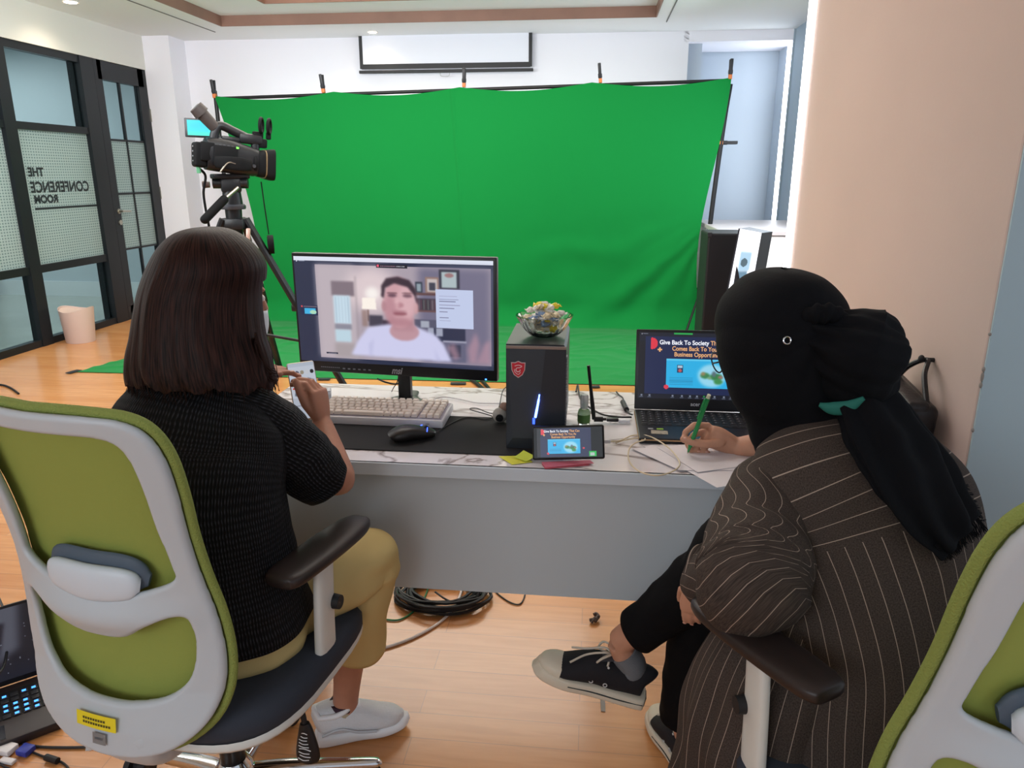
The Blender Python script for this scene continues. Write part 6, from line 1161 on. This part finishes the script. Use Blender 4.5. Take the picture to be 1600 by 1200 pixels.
for k in range(3): g.cyl((.035+.03*k, -.06, -.03), (.035+.03*k, -.075, -.03), .010)
g.box((-.03, -.078, -.055), (.16, .012, .012), bev=.003); keep(L3(g).obj('side_buttons', mat('side_button_grey', '#34373c', .4)), t)
g = G(); g.lathe([(.072, 0), (.074, .004), (.074, .016), (.072, .02)], n=36, ripple=lambda a, i: .015*math.sin(a*40), M=Matrix.Translation((.095, 0, -.010)) @ Matrix.Rotation(math.pi/2, 4, 'Y')); keep(L3(g).obj('focus_ring', bk2), t)
g = G(); g.box((.0, -.083, .055), (.012, .004, .008)); keep(L3(g).obj('status_led', glow('led_green', '#5cff3c', 5)), t)
g = G(); g.tube([MC @ V(-.08, -.11, -.05), MC @ V(-.10, -.12, -.08), MC @ V(-.06, -.12, -.03), MC @ V(-.02, -.12, -.03)], .004, 6); keep(g.obj('strap_buckle', steel), t)
g = G(); g.tube([at(408, 284, 4.68), at(413, 320, 4.68), at(420, 366, 4.68)], .004, 6); keep(g.obj('cap_cord', bk2), t)
c = at(424, 382, 4.68); g = G(); g.cyl(c+V(-.02, -.008, 0), c+V(.012, .008, 0), .060, .060, 28); g.v = [tuple(c+(Vector(v)-c)*1.0) for v in g.v]; keep(g.obj('lens_cap', bk2), t)
P = [MC @ V(-.19, -.02, -.07), at(321, 275, 4.5), at(318, 300, 4.5), at(321, 325, 4.5), at(325, 345, 4.52), at(330, 380, 4.55), at(330, 430, 4.55)]
g = G(); g.tube(P, .008, 8); tag(g.obj('camera_cable', bk2), 'black cable dropping from the camcorder down beside the tripod', 'cable')
g = G(); g.tube([P[0]+V(0, -.006, .01), P[0]+V(0, -.006, -.03)], .013, 8); tag(g.obj('cable_plug', mat('plug_green', '#4f8f6a', .4)), 'small pale green plug on the cable under the camcorder', 'plug')
tp = at(367, 352, CY); t = thing('tripod', 'black tripod carrying the camcorder behind the woman with long hair', 'tripod', (tp.x, tp.y, 0))
tx_, ty_ = tp.x, tp.y; zb_ = cc.z-.085
g = G(); g.box((tx_, ty_, zb_-.02), (.22, .10, .03), Matrix.Rotation(math.atan2(ca.y, ca.x), 3, 'Z'), bev=.008); keep(g.obj('mounting_plate', bk_), t)
g = G(); g.box((tx_, ty_, zb_-.075), (.12, .10, .09), Matrix.Rotation(.5, 3, 'Z'), bev=.016); g.cyl((tx_-.10, ty_-.03, zb_-.06), (tx_+.10, ty_+.03, zb_-.06), .034); g.cyl((tx_, ty_, zb_-.19), (tx_, ty_, zb_-.11), .062, .055); keep(g.obj('fluid_head', bk_), t)
g = G(); g.lathe([(.075, 0), (.078, .008), (.078, .022), (.070, .03)], (tx_, ty_, zb_-.22), 36, ripple=lambda a, i: .02*math.sin(a*30)); keep(g.obj('pan_ring', mat('ring_grey', '#3d4046', .4, .3)), t)
g = G(); g.cyl((tx_-.16, ty_-.05, zb_-.07), (tx_-.12, ty_-.035, zb_-.07), .022, .018); keep(g.obj('tilt_knob', mat('knob_brown', '#4a3936', .5)), t)
h0, h1, h2 = at(372, 293, 4.5), at(350, 312, 4.42), at(320, 343, 4.30)
g = G(); g.tube([h0, h1], .011, 10, 3); hnd = keep(g.obj('pan_handle', steel), t); g = G(); g.tube([h1, h1.lerp(h2, .5), h2], .026, 14, 4); g.ell(h2, .026); g.ell(h1, .026); keep(g.obj('foam_grip', bk2), t)
ap = V(tx_, ty_, zb_-.28)
g = G(); g.cyl((tx_, ty_, zb_-.42), (tx_, ty_, zb_-.21), .045, .052); g.box(ap+V(0, 0, -.03), (.16, .12, .07), bev=.015); keep(g.obj('bowl_collar', bk_), t)
for k, (fx, fy) in enumerate(((None, None), (tx_-.55, ty_-.25), (tx_-.05, ty_+.6))):
    ft = atz(541, 608, .02) if k == 0 else V(fx, fy, .02)
    a0_ = ap+(V(ft.x-tx_, ft.y-ty_, 0).normalized())*.07; md = a0_.lerp(ft, .5); sd_ = V(-(ft-a0_).y, (ft-a0_).x, 0).normalized()
    g = G()
    for s in (-1, 1): g.tube([a0_+sd_*.028*s, md+sd_*.028*s], .020, 8, 2)
    g.tube([a0_.lerp(ft, .42), ft], .024, 8, 3); g.box(md, (.08, .05, .05), bev=.01); lg = keep(g.obj('leg', bk_), t)
    g = G(); g.cyl(ft+V(0, 0, -.018), ft+V(0, 0, .01), .03, .02); keep(g.obj('foot', bk2), t)
    br = V(tx_, ty_, .45); g = G(); g.tube([br, a0_.lerp(ft, .72)], .010, 8, 2); keep(g.obj('spreader', bk_), t)
g = G(); g.box(at(388, 372, 4.5), (.025, .02, .12), Matrix.Rotation(.1, 3, 'Y'), bev=.006); keep(g.obj('leg_lever', mat('lever_pale', '#c9a79a', .3, .5)), t)
# ------------------------------------------------------------ things on the floor
cab_b = mat('cable_black', '#17181b', .5); cab_w = mat('cable_white_floor', '#e2ddda', .45); cab_g = mat('cable_green', '#2f7f4c', .5)
c = atz(683, 934, .0); t = None; g = G(); rnd = random.Random(3); P = []
for k in range(11*14):
    a = 2*math.pi*k/14; r = .125+.028*math.sin(k*.37)+rnd.uniform(-.006, .006); P.append((c.x+.02+r*1.12*math.cos(a), c.y+r*.8*math.sin(a), .008+.026*(.5+.5*math.sin(k*.21))+.012*(k/150)))
g.tube(P, .0055, 7, 2); tag(g.obj('cable_coil', cab_b), 'thick coil of black cable lying on the floor under the desk', 'cable')
def fl(pts, r, m, lb, nm='floor_cable', z=None): g = G(); g.tube([atz(x, y, (z or r)+.001+(.03 if 0 else 0)) for x, y in pts], r, 8, 6); return tag(g.obj(nm, m), lb, 'cable')
fl([(520, 992), (530, 1008), (560, 1016), (600, 1012), (650, 994), (690, 970), (712, 945), (722, 920), (724, 900)], .0045, cab_w, 'white cable curving over the floor under the desk')
fl([(600, 968), (625, 968), (650, 952), (665, 930), (672, 905)], .003, cab_g, 'thin green cable on the floor left of the cable coil')
fl([(680, 925), (700, 938), (725, 943), (745, 925), (752, 905)], .0035, cab_b, 'black cable end leaving the coil to the right', z=.02)
fl([(760, 905), (775, 925), (795, 940), (812, 944), (820, 930), (822, 910)], .0025, cab_b, 'thin black wire on the floor right of the coil')
fl([(730, 588), (742, 597), (757, 610), (768, 622)], .014, cab_b, 'upper thick black cable on the floor beyond the desk right of monitor')
fl([(748, 590), (757, 599), (768, 612), (775, 620)], .012, cab_b, 'lower thick black cable on the floor beyond the desk right of monitor')
fl([(-40, 598), (0, 601), (16, 606), (29, 615)], .007, cab_b, 'black cable end on the floor at the left edge above the chair')
c = atz(930, 968, .008); g = G(); rnd = random.Random(9)
g.tube([c+V(-.012, -.02, 0), c+V(-.004, -.01, .006), c+V(.004, 0, .004), c+V(.010, .008, .008), c+V(.004, .018, .01), c+V(-.004, .014, .008)], [.004, .008, .007, .006, .007], 9, 4); g.tube([c+V(-.018, -.006, 0), c+V(-.006, -.008, .004), c+V(.004, -.014, .002)], .006, 8, 3)
tag(g.obj('crumpled_wrapper', mat('wrapper_brown', '#4a3a30', .6)), 'small crumpled dark brown wrapper lying on the floor', 'wrapper')
q = [atz(938, 1090, .002), atz(945, 1090, .002), atz(946, 1112, .002), atz(939, 1111, .002)]; g = G(); g.add(q, [(3, 2, 1, 0)]); tag(g.obj('floor_tape', mat('tape_grey', '#8e8a86', .6), smooth=False, solid=.0008), 'short grey tape piece on the floor below the raised sneaker', 'tape')
# laptop on the floor
FRp, HRp = atz(96, 1125, .03), atz(62, 985, .03); dv = (HRp-FRp); dv.z = 0; D_l = min(dv.length, .26); dv.normalize(); wv = V(-dv.y, dv.x, 0); Wl = .36
ML_ = Matrix(((-wv.x, dv.x, 0, FRp.x), (-wv.y, dv.y, 0, FRp.y), (0, 0, 1, .0), (0, 0, 0, 1)))
t = thing('gaming_laptop', 'open dark laptop with blue lit keys on the floor behind left chair', 'laptop', (FRp.x, FRp.y, 0))
def LL(g): g.v = [tuple(ML_ @ Vector(v)) for v in g.v]; return g
g = G(); g.box((-Wl/2, D_l/2, .015), (Wl, D_l, .026), bev=.005); keep(LL(g).obj('base', mat('gaming_base', '#2a2222', .4)), t)
g = G(); g.box((-Wl/2, D_l*.62, .0285), (Wl*.9, D_l*.5, .001)); keep(LL(g).obj('keyboard_deck', mat('deck_black', '#101114', .5)), t)
g = G(); g.box((-Wl/2, D_l*.16, .0285), (.11, .06, .001)); keep(LL(g).obj('touchpad', mat('touchpad', '#23242a', .25)), t)
lb_, lo = glow('key_blue', '#3f8dff', 3.0), None; rnd = random.Random(11)
for r in range(5):
    for k in range(14):
        g = G(); g.box((-.022-k*.0236, D_l*.40+r*.024, .0305), (.018, .018, .003), bev=.001); o = keep(LL(g).obj('key', lk), t)
        if rnd.random() < .35 or (k < 4 and r < 3 and rnd.random() < .8): g = G(); g.box((-.022-k*.0236, D_l*.40+r*.024, .0323), (.010, .009, .0004)); keep(LL(g).obj('lit_key', lb_), t)
MS = ML_ @ Matrix.Translation((-Wl, D_l, .028)) @ Matrix.Rotation(math.radians(78), 4, 'X')
g = G(); g.box((Wl/2, .115, -.004), (Wl, .23, .008), bev=.003); g.v = [tuple(MS @ Vector(v)) for v in g.v]; keep(g.obj('lid', mat('gaming_lid', '#17161a', .4)), t)
pc = Pic(110, 70, (24, 22, 34)); pc.poly([(.45, 0), (.9, 0), (.85, .6), (.5, .9), (.3, .8)], (120, 124, 140), .8, 3); pc.poly([(.0, .3), (.3, .2), (.4, .6), (.1, .9)], (70, 70, 92), .8, 3); pc.poly([(.6, .1), (.64, .1), (.58, .6), (.55, .6)], (30, 28, 40), 1, 1); pc.poly([(.72, .2), (.78, .2), (.70, .7)], (34, 30, 44), 1, 1)
rnd = random.Random(2)
for k in range(40): pc.ell(rnd.random(), rnd.random(), .006, .008, (190, 196, 214), .6)
keep(pc.mesh('screen', MS @ V(.008, .222, .0006), MS @ V(Wl-.008, .222, .0006), MS @ V(.008, .015, .0006), MS @ V(Wl-.008, .015, .0006), .5), t)
wp = mat('adapter_white', '#dfdcdc', .4)
def blockf(name, px, py, size, ang, m, lb, cat, z=None, extra=None):
    c = atz(px, py, size[2]/2+.001); g = G(); g.box(c, size, Matrix.Rotation(ang, 3, 'Z'), bev=min(size)*.25); return tag(g.obj(name, m), lb, cat)
blockf('usb_adapter', 38, 1123, (.045, .022, .012), .35, wp, 'white rectangular adapter on the floor beside the laptop corner', 'adapter')
blockf('usb_plug', 30, 1104, (.035, .012, .008), .45, wp, 'small white plug on the floor above the white adapter', 'plug')
fl([(-30, 1130), (0, 1122), (20, 1108)], .0018, cab_w, 'thin white wire of the small plug on the floor'); fl([(-20, 1148), (0, 1139), (24, 1128)], .0018, cab_w, 'thin white wire of the white adapter on the floor')
t = thing('vga_adapter', 'white and blue display adapter plug on the floor at lower left', 'adapter', atz(25, 1172, .01))
c = atz(10, 1170, .012); g = G(); g.box(c, (.045, .035, .016), Matrix.Rotation(-.15, 3, 'Z'), bev=.003); keep(g.obj('body', wp), t)
c = atz(40, 1172, .012); g = G(); g.box(c, (.034, .032, .016), Matrix.Rotation(-.15, 3, 'Z'), bev=.003); keep(g.obj('connector', mat('vga_blue', '#2c3b9a', .4)), t)
blockf('white_plug', 12, 1189, (.04, .016, .010), -.1, wp, 'small white cable plug below the blue display adapter', 'plug')
fl([(52, 1176), (68, 1182), (90, 1188), (105, 1198), (112, 1215)], .003, cab_b, 'black cable leaving the blue display adapter')
c0, c1 = atz(72, 1183, .010), atz(90, 1189, .010); g = G(); g.cyl(c0, c1, .0085); tag(g.obj('ferrite_core', cab_b), 'black ferrite lump on the floor cable at lower left', 'cable core')
fl([(0, 1128), (12, 1150), (50, 1165), (100, 1168), (160, 1166), (220, 1160)], .0035, cab_b, 'black cable on the floor passing behind the left chair base')
fl([(-20, 1110), (0, 1118), (30, 1137), (60, 1140), (95, 1132), (120, 1125)], .0028, cab_b, 'black cable on the floor between the white adapter and chair')
fl([(-10, 1175), (-2, 1192), (20, 1203), (60, 1212)], .003, cab_b, 'short black cable on the floor at the lower left corner')
fl([(-6, 925), (8, 960), (12, 1000), (6, 1040), (-10, 1060)], .004, cab_b, 'black cable hanging in front of the floor laptop screen', z=.12)
# matte cloths reflect very little
for _n, _s in (('green_cloth', .08), ('headscarf_black', .25), ('black_trousers', .15), ('black_knit', .2), ('pinstripe_down', .2), ('pinstripe_across', .2), ('camcorder_rubber', .2), ('khaki_trousers', .2), ('phone_glass', .15), ('seat_fabric_grey', .3)):
    bpy.data.materials[_n].node_tree.nodes['Principled BSDF'].inputs['Specular IOR Level'].default_value = _s
